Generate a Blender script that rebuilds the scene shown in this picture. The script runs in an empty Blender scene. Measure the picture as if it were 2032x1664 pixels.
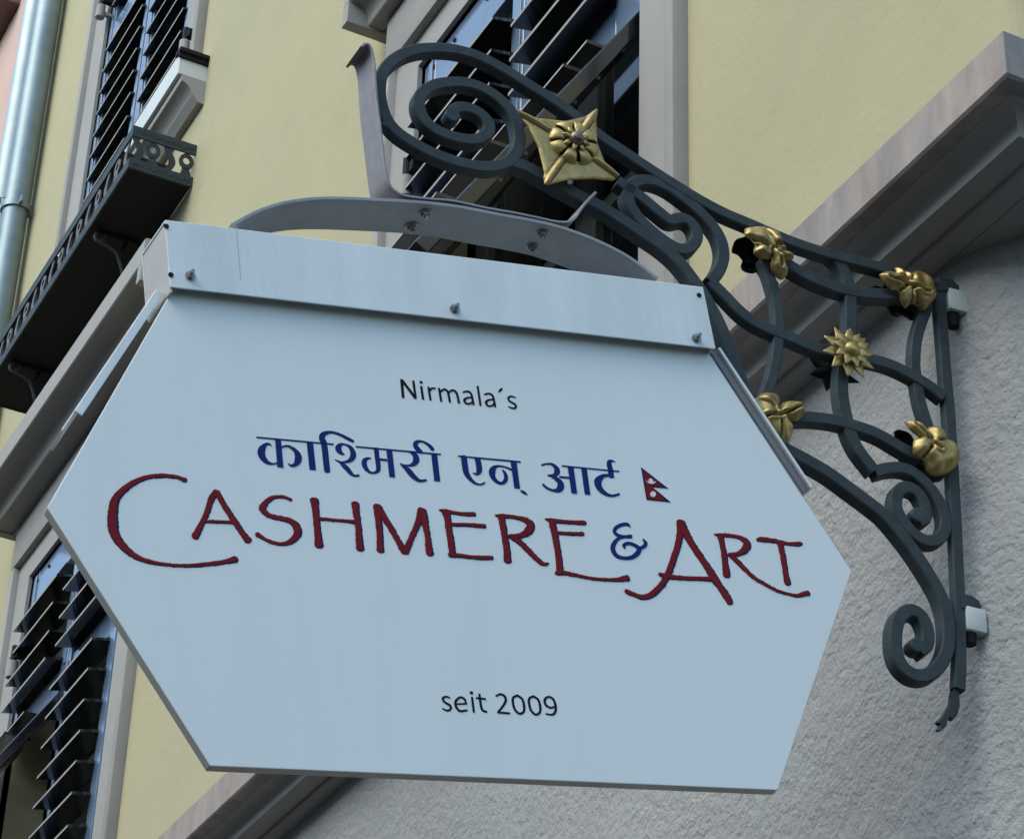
import bpy, bmesh, math, random
from mathutils import Vector, Matrix, noise
random.seed(7)
C = bpy.context.scene
COL = C.collection

# ------------------------------------------------------------------ camera, sky, sun, exposure
# world origin = eye of the camera; street level is 1.6 m below it; facade plane x = W, street runs along +y
W = 1.9078
GROUND = -1.6
yaw, pit, rol = map(math.radians, (26.08, 31.96, 2.07))
f = Vector((math.sin(yaw)*math.cos(pit), math.cos(yaw)*math.cos(pit), math.sin(pit)))
r = Vector((math.cos(yaw), -math.sin(yaw), 0)); u = r.cross(f)
r, u = r*math.cos(rol)+u*math.sin(rol), -r*math.sin(rol)+u*math.cos(rol)
cd = bpy.data.cameras.new('camera'); cam = bpy.data.objects.new('camera', cd); COL.objects.link(cam)
cam.matrix_world = Matrix(((r.x, u.x, -f.x, 0), (r.y, u.y, -f.y, 0), (r.z, u.z, -f.z, 0), (0, 0, 0, 1)))
cd.sensor_width = 36; cd.lens = 36*5177/2032; cd.clip_start = .05; cd.clip_end = 500
C.camera = cam
SUN_EL, SUN_AZ = math.radians(47), math.radians(-98)     # veiled sun high over the street: soft light from a wide bright patch of sky
world = bpy.data.worlds.new('World'); C.world = world; world.use_nodes = True
wn = world.node_tree; wn.nodes.clear()
sky = wn.nodes.new('ShaderNodeTexSky'); sky.sky_type = 'NISHITA'; sky.sun_disc = False
sky.sun_elevation = SUN_EL; sky.sun_rotation = SUN_AZ; sky.dust_density = 2.0; sky.air_density = 1.0; sky.ozone_density = 1.0
bg = wn.nodes.new('ShaderNodeBackground'); bg.inputs[1].default_value = .15
wo = wn.nodes.new('ShaderNodeOutputWorld'); wb = wn.nodes.new('ShaderNodeMixRGB'); wb.blend_type = 'MULTIPLY'; wb.inputs[0].default_value = 1; wb.inputs[2].default_value = (.91, 1.03, 1.0, 1)      # the phone's cool white balance
wn.links.new(sky.outputs[0], wb.inputs[1]); wn.links.new(wb.outputs[0], bg.inputs[0]); wn.links.new(bg.outputs[0], wo.inputs[0])
sl = bpy.data.lights.new('sun', 'SUN'); sl.energy = .58; sl.angle = math.radians(60); sl.color = (.98, .99, .90)
sun = bpy.data.objects.new('sun', sl); COL.objects.link(sun)
sd = Vector((math.sin(SUN_AZ)*math.cos(SUN_EL), math.cos(SUN_AZ)*math.cos(SUN_EL), math.sin(SUN_EL)))
sun.rotation_euler = sd.to_track_quat('Z', 'Y').to_euler(); sun.location = (0, 0, 30)
C.view_settings.view_transform = 'Standard'; C.view_settings.look = 'None'
C.view_settings.gamma = 1; C.view_settings.use_curve_mapping = False
C.view_settings.exposure = 1.03
C.render.engine = 'CYCLES'

# ---- measured outlines of the sign, its lettering and the bracket, in 0.1 mm in each thing's own plane
GLYPHS=[('red',[[(-3638,506,70),(-3746,544,53),(-3909,546,58),(-4044,523,60),(-4179,472,67),(-4325,375,81),(-4434,267,94),(-4499,168,109),(-4522,63,123),(-4536,-61,132),(-4537,-184,131),(-4504,-304,117),(-4434,-410,103),(-4336,-503,89),(-4227,-560,70),(-4089,-595,59),(-3902,-611,47),(-3713,-609,48),(-3523,-584,53),(-3330,-547,58),(-3184,-510,69),(-3086,-475,97)]]),('red',[[(-3263,393,88),(-3337,292,83),(-3395,119,73),(-3461,-22,72),(-3569,-232,96)],[(-3268,392,83),(-3195,241,78),(-3073,21,83),(-2986,-128,83),(-2915,-226,98)],[(-3442,-15,46),(-3249,-4,44),(-3055,2,47)]]),('red',[[(-2347,365,47),(-2415,392,47),(-2492,394,47),(-2586,369,58),(-2668,299,74),(-2712,221,93),(-2678,158,77),(-2589,117,70),(-2452,100,74),(-2362,70,86),(-2306,1,109),(-2304,-81,101),(-2365,-168,85),(-2461,-225,58),(-2569,-233,50),(-2674,-205,50),(-2747,-166,54),(-2805,-130,77)]]),('red',[[(-2057,395,119),(-2052,270,98),(-2050,105,94),(-2048,-60,98),(-2045,-224,117)],[(-1539,390,112),(-1538,273,92),(-1529,149,92),(-1529,-18,91),(-1532,-224,115)],[(-2039,143,49),(-1828,140,41),(-1546,139,56)]]),('red',[[(-1258,381,117),(-1259,189,96),(-1259,16,91),(-1274,-227,104)],[(-1250,373,101),(-1195,256,92),(-1111,97,84),(-1043,-53,84),(-960,-219,100)],[(-956,-219,92),(-847,-3,76),(-743,207,93),(-683,379,111)],[(-675,370,110),(-660,196,97),(-645,23,84),(-641,-220,105)]]),('red',[[(-371,379,111),(-354,266,98),(-352,90,94),(-344,-66,98),(-343,-214,93)],[(-446,390,26),(-371,384,64),(-245,372,52),(-118,365,56),(11,376,69)],[(-322,207,51),(-135,218,52),(129,223,65)],[(-385,-213,64),(-267,-208,64),(-100,-217,55),(27,-216,64),(177,-204,60)]]),('red',[[(362,379,97),(374,216,94),(381,53,94),(383,-109,101),(374,-239,115)],[(294,382,27),(384,381,64),(522,382,59),(658,360,76),(746,302,114),(714,211,114),(608,137,81),(435,107,54)],[(487,95,81),(584,26,88),(677,-75,84),(771,-176,77),(848,-235,67),(923,-227,27)]]),('red',[[(1046,382,109),(1057,218,100),(1067,54,96),(1072,-109,96),(1062,-348,106)],[(963,386,27),(1056,377,68),(1272,374,60),(1501,382,69)],[(1099,210,52),(1250,212,53),(1451,223,61)],[(1003,-353,48),(1122,-338,65),(1280,-359,54),(1491,-387,49),(1707,-387,49),(1838,-377,61),(1984,-345,91)]]),('blue',[[(2129,371,13),(2091,409,50),(2006,394,50),(1922,345,50),(1895,287,50),(1939,241,50),(2037,232,45),(2121,244,56)],[(2103,232,39),(2014,228,45),(1926,190,45),(1854,106,61),(1837,28,67),(1876,-46,61),(1970,-72,50),(2083,-52,56),(2169,10,67),(2201,79,61),(2132,129,50),(2056,139,50),(1996,107,45),(2006,63,20)],[(2201,79,50),(2272,112,50),(2308,165,51),(2277,216,20)]]),('red',[[(2853,513,125),(2814,333,103),(2750,153,93),(2672,-9,93),(2594,-171,92),(2536,-270,92),(2468,-370,87),(2375,-470,91),(2268,-555,87),(2159,-596,76),(2044,-571,67),(1931,-528,76)],[(2861,513,107),(2897,358,120),(2960,205,111),(3041,54,105),(3121,-96,111),(3186,-230,129),(3260,-363,111),(3334,-496,120),(3371,-588,98)],[(2434,-261,61),(2534,-279,79),(2706,-288,69),(2924,-280,64),(3144,-272,73)]]),('red',[[(3389,361,100),(3401,185,86),(3395,-1,93),(3384,-211,113)],[(3312,364,22),(3407,367,62),(3544,370,59),(3678,351,72),(3760,281,118),(3719,193,109),(3621,122,74),(3461,88,54)],[(3503,83,82),(3567,12,80),(3660,-90,71),(3769,-199,62),(3924,-288,58),(4082,-364,50),(4247,-403,46),(4374,-415,55),(4475,-382,72),(4535,-366,81)]]),('red',[[(3920,337,44),(3980,354,81),(4109,352,69),(4253,334,69),(4382,323,55),(4514,329,73),(4573,342,40)],[(4251,321,99),(4253,193,89),(4256,66,86),(4250,-104,86),(4253,-256,103)]]),('blue',[[(-2723,1175,22),(-1743,1175,23)],[(-2537,1078,8),(-2570,1098,32),(-2614,1084,44),(-2663,1018,88),(-2674,949,94),(-2647,885,75),(-2601,842,50),(-2539,831,25),(-2489,846,22)],[(-2451,1181,76),(-2448,792,76)],[(-2410,1070,25),(-2345,1093,28),(-2284,1075,38),(-2237,1032,57),(-2211,967,86),(-2223,898,83),(-2258,848,51),(-2309,829,32),(-2350,854,10)]]),('blue',[[(-2047,1170,83),(-2040,794,83)]]),('blue',[[(-1857,793,80),(-1865,1157,80),(-1886,1231,77),(-1875,1287,71),(-1822,1326,52),(-1744,1341,36),(-1644,1317,39),(-1558,1277,45),(-1485,1242,39)]]),('blue',[[(-1617,1048,16),(-1657,1065,52),(-1687,1120,84),(-1657,1175,52),(-1598,1189,25),(-1527,1152,52),(-1500,1075,74),(-1519,1008,68),(-1571,960,46),(-1646,938,27),(-1696,942,26),(-1741,965,12)],[(-1684,929,19),(-1637,893,58),(-1593,849,65),(-1556,798,54),(-1514,766,31),(-1453,775,32)]]),('blue',[[(-1458,1171,22),(-344,1171,23)]]),('blue',[[(-1277,1025,20),(-1317,1024,34),(-1360,988,61),(-1369,930,68),(-1344,867,54),(-1294,829,31),(-1240,834,34),(-1196,874,55),(-1189,947,62),(-1192,1018,62),(-1195,1170,62)],[(-1168,1024,31),(-1067,1023,31)],[(-1025,1172,76),(-1022,791,75)]]),('blue',[[(-773,1171,14),(-727,1157,49),(-686,1118,76),(-682,1060,85),(-715,1006,62),(-779,975,33),(-848,972,26),(-899,989,19)],[(-882,968,21),(-844,943,48),(-800,904,76),(-758,847,76),(-702,794,59),(-650,775,38),(-576,793,28)]]),('blue',[[(-434,1164,81),(-433,788,80)],[(-608,1176,63),(-652,1223,70),(-672,1276,66),(-642,1319,49),(-572,1329,28),(-513,1302,38),(-469,1263,52),(-446,1225,50)]]),('blue',[[(-117,1170,22),(727,1168,25)],[(-40,1169,81),(-39,1041,81),(-32,942,78),(8,868,59),(65,812,38),(126,795,24),(176,811,24),(205,835,15)],[(142,1158,79),(149,1059,78),(144,991,76),(111,941,38),(56,949,13)]]),('blue',[[(463,1029,22),(490,990,44),(499,930,54),(476,872,54),(424,839,43),(362,861,54),(321,919,70),(319,991,89),(347,1044,65),(399,1077,35),(469,1080,27),(532,1067,27),(588,1044,30)],[(629,1160,82),(632,785,79)],[(678,758,24),(716,737,41),(756,712,14)]]),('blue',[[(1014,1151,31),(1078,1173,25),(1151,1176,38),(1207,1130,68),(1211,1073,81),(1168,1022,50),(1079,1008,25)],[(1111,1006,25),(1175,981,56),(1234,923,81),(1232,860,93),(1189,812,68),(1121,803,37),(1050,825,34),(990,876,31)],[(1233,1002,28),(1368,1004,28)],[(1409,1168,82),(1409,786,78)]]),('blue',[[(1288,1166,22),(2088,1160,22)],[(1594,1166,79),(1593,784,78)]]),('blue',[[(1960,1073,79),(1967,1163,76),(1960,1246,70),(1973,1292,57),(2019,1306,26),(2054,1291,8)],[(2003,1070,16),(1919,1088,39),(1841,1068,57),(1769,998,98),(1764,921,95),(1804,855,75),(1872,810,51),(1945,801,35),(2040,833,32)]]),('black',[[(-762,2188,39),(-766,1935,37)],[(-758,2184,37),(-602,1942,37)],[(-606,2187,31),(-600,1942,31)]]),('black',[[(-506,2121,31),(-500,1936,33)],[(-513,2185,37),(-491,2176,37)]]),('black',[[(-409,2122,31),(-402,1936,31)],[(-395,2071,26),(-365,2109,26),(-320,2112,26)]]),('black',[[(-267,2119,31),(-258,1934,31)],[(-252,2072,25),(-200,2112,28),(-159,2092,31),(-148,2033,31),(-141,1934,31)],[(-139,2075,25),(-87,2112,28),(-42,2086,31),(-27,2022,31),(-20,1933,31)]]),('black',[[(53,2096,23),(114,2117,29),(156,2098,31),(171,2034,31),(177,1932,31)],[(168,2034,22),(104,2022,27),(60,1985,34),(77,1940,28),(130,1941,25),(170,1978,22)]]),('black',[[(265,2208,29),(273,1931,31)]]),('black',[[(346,2095,23),(404,2116,29),(451,2097,31),(466,2038,31),(471,1932,31)],[(463,2038,22),(393,2021,27),(354,1984,34),(370,1939,29),(423,1940,25),(465,1982,22)]]),('black',[[(545,2151,16),(579,2189,33),(603,2214,18)]]),('black',[[(772,2097,16),(713,2109,27),(669,2078,29),(686,2033,29),(744,2002,32),(762,1966,29),(727,1935,27),(657,1953,18)]]),('black',[[(-578,-2092,15),(-624,-2075,25),(-672,-2100,29),(-656,-2144,28),(-595,-2181,31),(-584,-2221,29),(-628,-2252,25),(-691,-2229,16)]]),('black',[[(-512,-2163,22),(-376,-2151,23)],[(-384,-2158,23),(-399,-2093,26),(-454,-2076,26),(-512,-2128,31),(-516,-2194,31),(-473,-2248,29),(-380,-2235,23)]]),('black',[[(-299,-2066,29),(-298,-2254,29)],[(-311,-2003,37),(-290,-2015,37)]]),('black',[[(-200,-2020,29),(-198,-2161,31),(-181,-2225,30),(-131,-2243,25)],[(-245,-2073,25),(-131,-2079,25)]]),('black',[[(9,-2035,23),(72,-2007,27),(122,-2033,32),(128,-2086,32),(87,-2154,29),(10,-2242,29)],[(9,-2242,26),(160,-2246,25)]]),('black',[[(287,-2010,29),(231,-2043,30),(218,-2108,32),(235,-2196,30),(287,-2244,28),(343,-2215,30),(358,-2140,32),(344,-2054,30),(287,-2010,29)]]),('black',[[(495,-2009,29),(439,-2043,30),(426,-2108,32),(442,-2196,30),(494,-2244,29),(551,-2215,30),(566,-2140,32),(552,-2054,30),(495,-2009,29)]]),('black',[[(756,-2129,22),(704,-2147,27),(645,-2117,32),(636,-2051,32),(688,-2008,27),(744,-2029,30),(768,-2102,32),(762,-2177,32),(717,-2233,29),(627,-2229,19)]])]
FLAG={'navy':[(2407,1254),(2753,976),(2530,975),(2759,778),(2415,783)],'red':[(2432,1189),(2664,998),(2505,993),(2679,794),(2429,800)],'moon':[(2439,1068),(2461,1045),(2477,1039),(2482,1067),(2495,1088),(2514,1097),(2533,1092),(2545,1073),(2544,1047),(2560,1050),(2589,1070),(2572,1040),(2548,1023),(2512,1016),(2475,1025),(2448,1046)],'sun':[(2557,873),(2549,854),(2534,837),(2514,829),(2495,829),(2480,839),(2474,856),(2477,876),(2489,895),(2507,907),(2527,912),(2544,906),(2555,892)]}
HEX=[(-5295,4),(-3550,-3064),(3594,-3078),(5247,2),(3708,3058),(3245,3904),(-3599,3252)]
HEAD=[(-3751,4044),(-3732,3067),(3711,3066),(3683,4030)]
HB=[(-3468,3260),(4,3216),(3439,3190)]
HR=[(-3737,3943),(-3716,3242)]
SEAM=[(-2831,4078),(-2825,3279)]
LR=[(-3697,3072),(-4929,998)]
LR2=[(-3812,3058),(-4726,1329)]
RR=[(3700,3096),(4724,1088)]
ARCH=[(-2844,4139),(-2625,4305),(-2434,4426),(-2244,4523),(-2054,4598),(-1769,4682),(-1484,4735),(-1198,4770),(-911,4797),(-526,4833),(-137,4857),(253,4860),(643,4836),(867,4817),(1263,4798),(1658,4755),(2050,4661),(2342,4560),(2629,4428),(2815,4300),(3054,4112)]
STRAP=[(-853,7255),(-827,7303),(-777,7335),(-733,7309),(-711,7217),(-700,7084),(-701,6922),(-714,6652),(-720,6332),(-714,6034),(-709,5687),(-704,5342),(-684,5115),(-631,5003),(-532,4941),(-413,4922),(-108,4927),(199,4944),(679,4900),(1073,4880),(1429,4850),(1668,4827),(1837,4846),(1925,4898),(1995,4981),(2089,5124),(2187,5243),(2328,5394)]
BARS=[('main_scroll',178,[(-33,2863),(-652,2864),(-854,2874),(-1265,2866),(-1665,2860),(-2070,2877),(-2447,2920),(-3010,3018),(-3290,3062),(-3661,3165),(-4031,3302),(-4492,3489),(-4861,3651),(-5229,3814),(-5597,4038),(-5957,4211),(-6327,4358),(-6693,4502),(-7056,4593),(-7414,4594),(-7765,4497),(-8006,4377),(-8207,4208),(-8352,4010),(-8440,3801),(-8456,3608),(-8434,3408),(-8383,3218),(-8295,3042),(-8132,2901),(-7886,2798),(-7624,2726),(-7293,2693),(-6981,2716),(-6739,2797),(-6534,2967),(-6435,3195),(-6421,3428),(-6486,3679),(-6599,3852),(-6764,3977),(-6963,4058),(-7195,4075),(-7423,4015),(-7647,3902),(-7814,3740),(-7892,3568),(-7874,3387),(-7797,3247),(-7645,3142),(-7399,3093),(-7137,3116),(-6983,3193),(-6868,3334),(-6860,3451),(-6936,3572),(-7053,3638),(-7195,3654),(-7334,3608),(-7408,3500)]),('lower_arc',191,[(-6533,2947),(-6285,2933),(-6070,2868),(-5796,2774),(-5445,2671),(-5257,2627),(-4941,2511),(-4579,2351),(-4285,2220),(-4036,2050),(-3817,1813),(-3623,1545),(-3423,1189),(-3263,785),(-3134,416),(-2954,-15),(-2737,-337),(-2525,-517),(-2214,-617),(-1842,-748),(-1553,-894),(-1265,-1047),(-1014,-1194),(-790,-1417),(-604,-1633),(-422,-1887),(-270,-2132),(-185,-2337),(-146,-2553),(-145,-2776),(-174,-2981),(-255,-3182),(-386,-3363),(-564,-3481),(-734,-3489),(-863,-3409),(-936,-3266),(-954,-3051),(-919,-2809),(-835,-2642),(-695,-2551),(-561,-2573),(-479,-2702),(-459,-2860),(-491,-3022),(-602,-3119)]),('loop',182,[(-3552,1843),(-3431,2050),(-3358,2275),(-3355,2481),(-3422,2687),(-3569,2870),(-3753,3021),(-3993,3165),(-4214,3263),(-4436,3288),(-4637,3220),(-4755,3083),(-4794,2905),(-4740,2736),(-4616,2580),(-4434,2441),(-4215,2313),(-3997,2251),(-3850,2332),(-3757,2503),(-3765,2665),(-3865,2779),(-4013,2785),(-4142,2694),(-4325,2792),(-4581,2951),(-4947,3127)]),('h2',186,[(-3552,1863),(-3434,1767),(-3307,1663),(-3127,1505),(-2945,1397),(-2763,1340),(-2579,1302),(-2395,1285),(-2123,1234),(-1869,1206),(-1423,1239),(-975,1263),(-739,1245),(-543,1199),(-348,1135),(-146,1049),(31,947)]),('h1',192,[(-2511,2590),(-2318,2492),(-2085,2407),(-1882,2364),(-1646,2330),(-1448,2328),(-1184,2353),(-877,2417),(-484,2531)]),('h3',185,[(-2544,-104),(-2193,29),(-1909,88),(-1672,111),(-1411,107),(-1111,82),(-912,29),(-715,-48),(-401,-143)]),('v1',161,[(-2709,2488),(-2594,2096),(-2525,1778),(-2508,1516),(-2524,1213),(-2563,898),(-2624,596),(-2707,316),(-2803,66)]),('v2',188,[(-1663,2904),(-1539,2810),(-1450,2646),(-1394,2464),(-1378,2280),(-1371,2094),(-1382,1819),(-1398,1638),(-1451,1331),(-1534,1018),(-1568,762),(-1563,511),(-1527,270),(-1476,18),(-1407,-164),(-1314,-306),(-1198,-435),(-1118,-525)]),('curl',183,[(-1118,-541),(-937,-447),(-741,-382),(-532,-392),(-337,-509),(-164,-711),(-71,-955),(-77,-1167),(-197,-1359),(-386,-1427),(-588,-1345),(-739,-1181),(-820,-983),(-777,-770),(-648,-659),(-502,-669),(-401,-785),(-357,-963),(-381,-1093),(-476,-1148)]),('v3',168,[(-114,2474),(-240,2145),(-319,1901),(-364,1676),(-391,1349),(-371,1146),(-342,839),(-292,614),(-214,349)]),('vert',173,[(94,2917),(94,2533),(102,1917),(108,1277),(121,749),(111,-452),(87,-1706),(68,-2317),(29,-3091),(-17,-3530)])]
BLOBS=[('main_scroll',(-7401,3450),113),('lower_arc',(-635,-3054),108),('curl',(-486,-1057),112)]
DROP=[(-65,-3524),(-114,-3617),(-148,-3756),(-231,-3855),(-306,-3968),(-380,-4065),(-414,-4080),(-434,-4121),(-385,-4139),(-404,-4183),(-432,-4224),(-354,-4192),(-283,-4126),(-243,-4036),(-201,-3963),(-130,-3988),(-66,-3918),(4,-3756),(5,-3624),(26,-3521)]
LUG=[[(235,2810),(213,2490),(506,2574),(526,2851)],[(237,2471),(251,2319),(313,2276),(417,2349),(438,2537)],[(159,-2319),(136,-2646),(367,-2609),(391,-2289)],[(143,-2659),(180,-2777),(255,-2790),(335,-2735),(351,-2620)],[(73,2982),(281,3007),(399,2919),(395,2865),(227,2816),(33,2733)],[(81,-2126),(242,-2127),(345,-2178),(385,-2268),(74,-2338)]]
ROS=[(-6549,3665),(-6229,3649),(-5821,3731),(-5560,3887),(-5367,4083),(-5370,3817),(-5351,3517),(-5249,3246),(-5021,3034),(-5110,2937),(-5394,2882),(-5763,2748),(-6126,2532),(-6117,2755),(-6216,3151),(-6372,3445)]
ROSC=(-5709,3375)
FL2=(-1535,1162)
LEAF=[[(-3061,2792),(-3022,2866),(-2814,2961),(-2645,2960),(-2514,2896),(-2462,2725),(-2409,2616),(-2326,2559),(-2356,2488),(-2451,2470),(-2416,2367),(-2396,2271),(-2477,2181),(-2588,2224),(-2661,2315),(-2661,2438),(-2771,2385),(-2901,2408),(-2941,2457),(-2916,2567),(-2989,2648),(-3072,2685)],[(-972,2648),(-815,2749),(-693,2752),(-675,2889),(-585,2850),(-420,2877),(-314,2941),(-184,2880),(-99,2751),(-64,2585),(-119,2439),(-251,2281),(-350,2328),(-452,2332),(-527,2256),(-615,2317),(-668,2454),(-810,2456),(-907,2536)],[(-3068,-14),(-2950,59),(-2829,195),(-2671,248),(-2595,154),(-2618,23),(-2497,139),(-2358,176),(-2242,113),(-2266,-28),(-2368,-138),(-2486,-149),(-2410,-232),(-2418,-378),(-2466,-482),(-2573,-459),(-2709,-484),(-2785,-412),(-2879,-252),(-2992,-118)],[(-669,321),(-585,364),(-423,344),(-326,253),(-280,339),(-154,379),(-55,324),(-44,179),(36,136),(130,14),(108,-160),(6,-300),(-141,-373),(-305,-390),(-379,-284),(-436,-216),(-557,-205),(-586,-88),(-564,23),(-499,92),(-616,177)]]
VEIN=[[(-2740,2890),(-2634,2632),(-2529,2334)],[(-843,2599),(-520,2562),(-216,2520)],[(-2262,97),(-2603,-138),(-2878,-236)],[(-550,257),(-377,92),(-203,-62)]]
AB=[(-161,4808),(1544,4757)]
AB2=[(-174,4827),(1497,4726)]
O_SIGN=(1.185, 2.5063, 1.5528)
O_BRK=(1.871, 2.4663, 1.8654)
RHO=0.15533430342749532


# ------------------------------------------------------------------ materials
MATS = {}
def mat(name, col, rough=.6, metal=0, var=None, vscale=3, bump=0, bscale=40, bdetail=6, spec=.5, coat=0, bump2=None, stretch=None, ramp=(.35, .65), pits=0):
    m = bpy.data.materials.new(name); m.use_nodes = True; nt = m.node_tree; b = nt.nodes['Principled BSDF']
    b.inputs['Base Color'].default_value = (*col, 1); b.inputs['Roughness'].default_value = rough
    b.inputs['Metallic'].default_value = metal; b.inputs['Specular IOR Level'].default_value = spec
    if coat: b.inputs['Coat Weight'].default_value = coat; b.inputs['Coat Roughness'].default_value = .12
    tc = nt.nodes.new('ShaderNodeTexCoord'); src = tc.outputs['Object']
    if stretch:
        mp = nt.nodes.new('ShaderNodeMapping'); mp.inputs['Scale'].default_value = stretch
        nt.links.new(src, mp.inputs['Vector']); vsrc = mp.outputs[0]
    else: vsrc = src
    if var:
        cur = None
        for k, (c2, sc, amt) in enumerate(var):
            n = nt.nodes.new('ShaderNodeTexNoise'); n.inputs['Scale'].default_value = sc; n.inputs['Detail'].default_value = 8
            n.inputs['Roughness'].default_value = .62
            nt.links.new(vsrc, n.inputs['Vector'])
            rp = nt.nodes.new('ShaderNodeValToRGB'); rp.color_ramp.elements[0].position = ramp[0]; rp.color_ramp.elements[1].position = ramp[1]
            nt.links.new(n.outputs['Fac'], rp.inputs[0])
            mu = nt.nodes.new('ShaderNodeMath'); mu.operation = 'MULTIPLY'; mu.inputs[1].default_value = amt
            nt.links.new(rp.outputs[0], mu.inputs[0])
            mx = nt.nodes.new('ShaderNodeMixRGB'); nt.links.new(mu.outputs[0], mx.inputs[0])
            if cur is None: mx.inputs[1].default_value = (*col, 1)
            else: nt.links.new(cur, mx.inputs[1])
            mx.inputs[2].default_value = (*c2, 1); cur = mx.outputs[0]
        nt.links.new(cur, b.inputs['Base Color'])
        if rough < .6:
            mr = nt.nodes.new('ShaderNodeMapRange'); mr.inputs['To Min'].default_value = rough*.8; mr.inputs['To Max'].default_value = min(1, rough*1.35)
            nt.links.new(n.outputs['Fac'], mr.inputs['Value']); nt.links.new(mr.outputs[0], b.inputs['Roughness'])
    if bump:
        bm_ = None
        for (dist, sc, det) in ([(bump, bscale, bdetail)] + (bump2 or [])):
            n = nt.nodes.new('ShaderNodeTexNoise'); n.inputs['Scale'].default_value = sc; n.inputs['Detail'].default_value = det
            nt.links.new(src, n.inputs['Vector'])
            bp = nt.nodes.new('ShaderNodeBump'); bp.inputs['Distance'].default_value = dist; bp.inputs['Strength'].default_value = 1
            nt.links.new(n.outputs['Fac'], bp.inputs['Height'])
            if bm_: nt.links.new(bm_, bp.inputs['Normal'])
            bm_ = bp.outputs[0]
        nt.links.new(bm_, b.inputs['Normal'])
    if pits:
        vo = nt.nodes.new('ShaderNodeTexVoronoi'); vo.inputs['Scale'].default_value = pits; nt.links.new(src, vo.inputs['Vector'])
        mr = nt.nodes.new('ShaderNodeMapRange'); mr.inputs['From Min'].default_value = .03; mr.inputs['From Max'].default_value = .11; nt.links.new(vo.outputs['Distance'], mr.inputs['Value'])
        gt = nt.nodes.new('ShaderNodeMath'); gt.operation = 'GREATER_THAN'; gt.inputs[1].default_value = .62
        sp = nt.nodes.new('ShaderNodeSeparateColor'); nt.links.new(vo.outputs['Color'], sp.inputs[0]); nt.links.new(sp.outputs[0], gt.inputs[0])
        iv = nt.nodes.new('ShaderNodeMath'); iv.operation = 'SUBTRACT'; iv.inputs[0].default_value = 1; nt.links.new(gt.outputs[0], iv.inputs[1])
        mxx = nt.nodes.new('ShaderNodeMath'); mxx.operation = 'MAXIMUM'; nt.links.new(iv.outputs[0], mxx.inputs[0]); nt.links.new(mr.outputs[0], mxx.inputs[1])
        bp = nt.nodes.new('ShaderNodeBump'); bp.inputs['Distance'].default_value = .004; nt.links.new(mxx.outputs[0], bp.inputs['Height'])
        old = b.inputs['Normal'].links[0].from_socket; nt.links.new(old, bp.inputs['Normal']); nt.links.new(bp.outputs[0], b.inputs['Normal'])
    MATS[name] = m
    return m
YEL = mat('yellow plaster', (.49, .425, .255), .95, spec=.25, var=[((.43, .395, .26), .9, .7), ((.52, .455, .28), 5, .4), ((.38, .345, .24), 2.2, .35), ((.44, .40, .265), 60, .35)], bump=.0012, bscale=55, bump2=[(.0022, 9, 4)], pits=17)
STU = mat('grey rough stucco', (.40, .40, .40), .95, spec=.3, var=[((.36, .37, .38), 1.3, .6), ((.42, .39, .375), 4, .5), ((.27, .265, .25), 2.3, .4), ((.30, .295, .29), 110, .3)], bump=.0068, bscale=58, bdetail=3, bump2=[(.0026, 150, 3), (.012, 5, 2)])
TRIM = mat('grey painted trim', (.36, .345, .325), .85, spec=.3, var=[((.30, .285, .28), 2.5, .6), ((.40, .36, .34), 11, .4)], bump=.0006, bscale=60)
CORN = mat('stained grey cornice', (.37, .32, .29), .8, spec=.3, stretch=(3, 3, .8), var=[((.21, .19, .185), 3, .75), ((.50, .37, .31), 1.7, .8), ((.22, .235, .25), 5, .6), ((.42, .34, .31), 20, .4), ((.13, .115, .10), 9, .3)], bump=.0008, bscale=50, ramp=(.42, .62))
SHUT = mat('dark glossy shutter paint', (.012, .012, .014), .16, var=[((.018, .017, .017), 12, .6)], spec=.6, coat=.5)
SHUT.node_tree.nodes['Principled BSDF'].inputs['Coat IOR'].default_value = 1.7
FRAMESKY = mat('blue grey glossy frame paint', (.15, .205, .31), .22, var=[((.08, .12, .19), 9, .6), ((.16, .21, .30), 30, .35)], spec=.6, coat=.6)  # sky reflection on stiles and rails put into the base colour
FRAMESKY.node_tree.nodes['Principled BSDF'].inputs['Coat IOR'].default_value = 2.0
LITEDGE = mat('worn pale slat edge', (.34, .32, .30), .6, var=[((.12, .11, .10), 30, .7), ((.42, .40, .37), 60, .5)])  # light on the slats' front edges, painted as a pale colour
IRON = mat('dark grey wrought iron paint', (.043, .060, .067), .55, var=[((.06, .07, .072), 14, .6), ((.032, .034, .034), 45, .5)], bump=.0010, bscale=60, spec=.18, bump2=[(.0022, 22, 2)])
RUST = mat('bare weathered iron', (.15, .12, .115), .5, .25, var=[((.09, .07, .062), 18, .7), ((.2, .19, .2), 30, .5)], bump=.0008, bscale=60)
BLACK = mat('matt black iron', (.006, .007, .007), .7, spec=.25, bump=.0005, bscale=60)
GOLD = mat('aged gilt', (.47, .325, .115), .36, .6, var=[((.20, .13, .04), 26, .85), ((.62, .46, .20), 55, .5)], bump=.0008, bscale=90)
ALU = mat('dull aluminium', (.76, .79, .78), .45, .12, stretch=(6, 1, 1.2), var=[((.62, .65, .66), 3, .65), ((.84, .86, .85), 11, .4), ((.50, .51, .50), 1.4, .4), ((.70, .72, .72), 60, .4)], bump=.0002, bscale=90)
ALUD = mat('dirty aluminium', (.20, .20, .21), .5, .3, var=[((.14, .14, .15), 9, .6)], bump=.0003, bscale=60)  # darker grey for the right edge rail and header filler
STEEL = mat('steel bolt', (.42, .41, .39), .35, .9, var=[((.16, .14, .12), 120, .7)])
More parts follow.
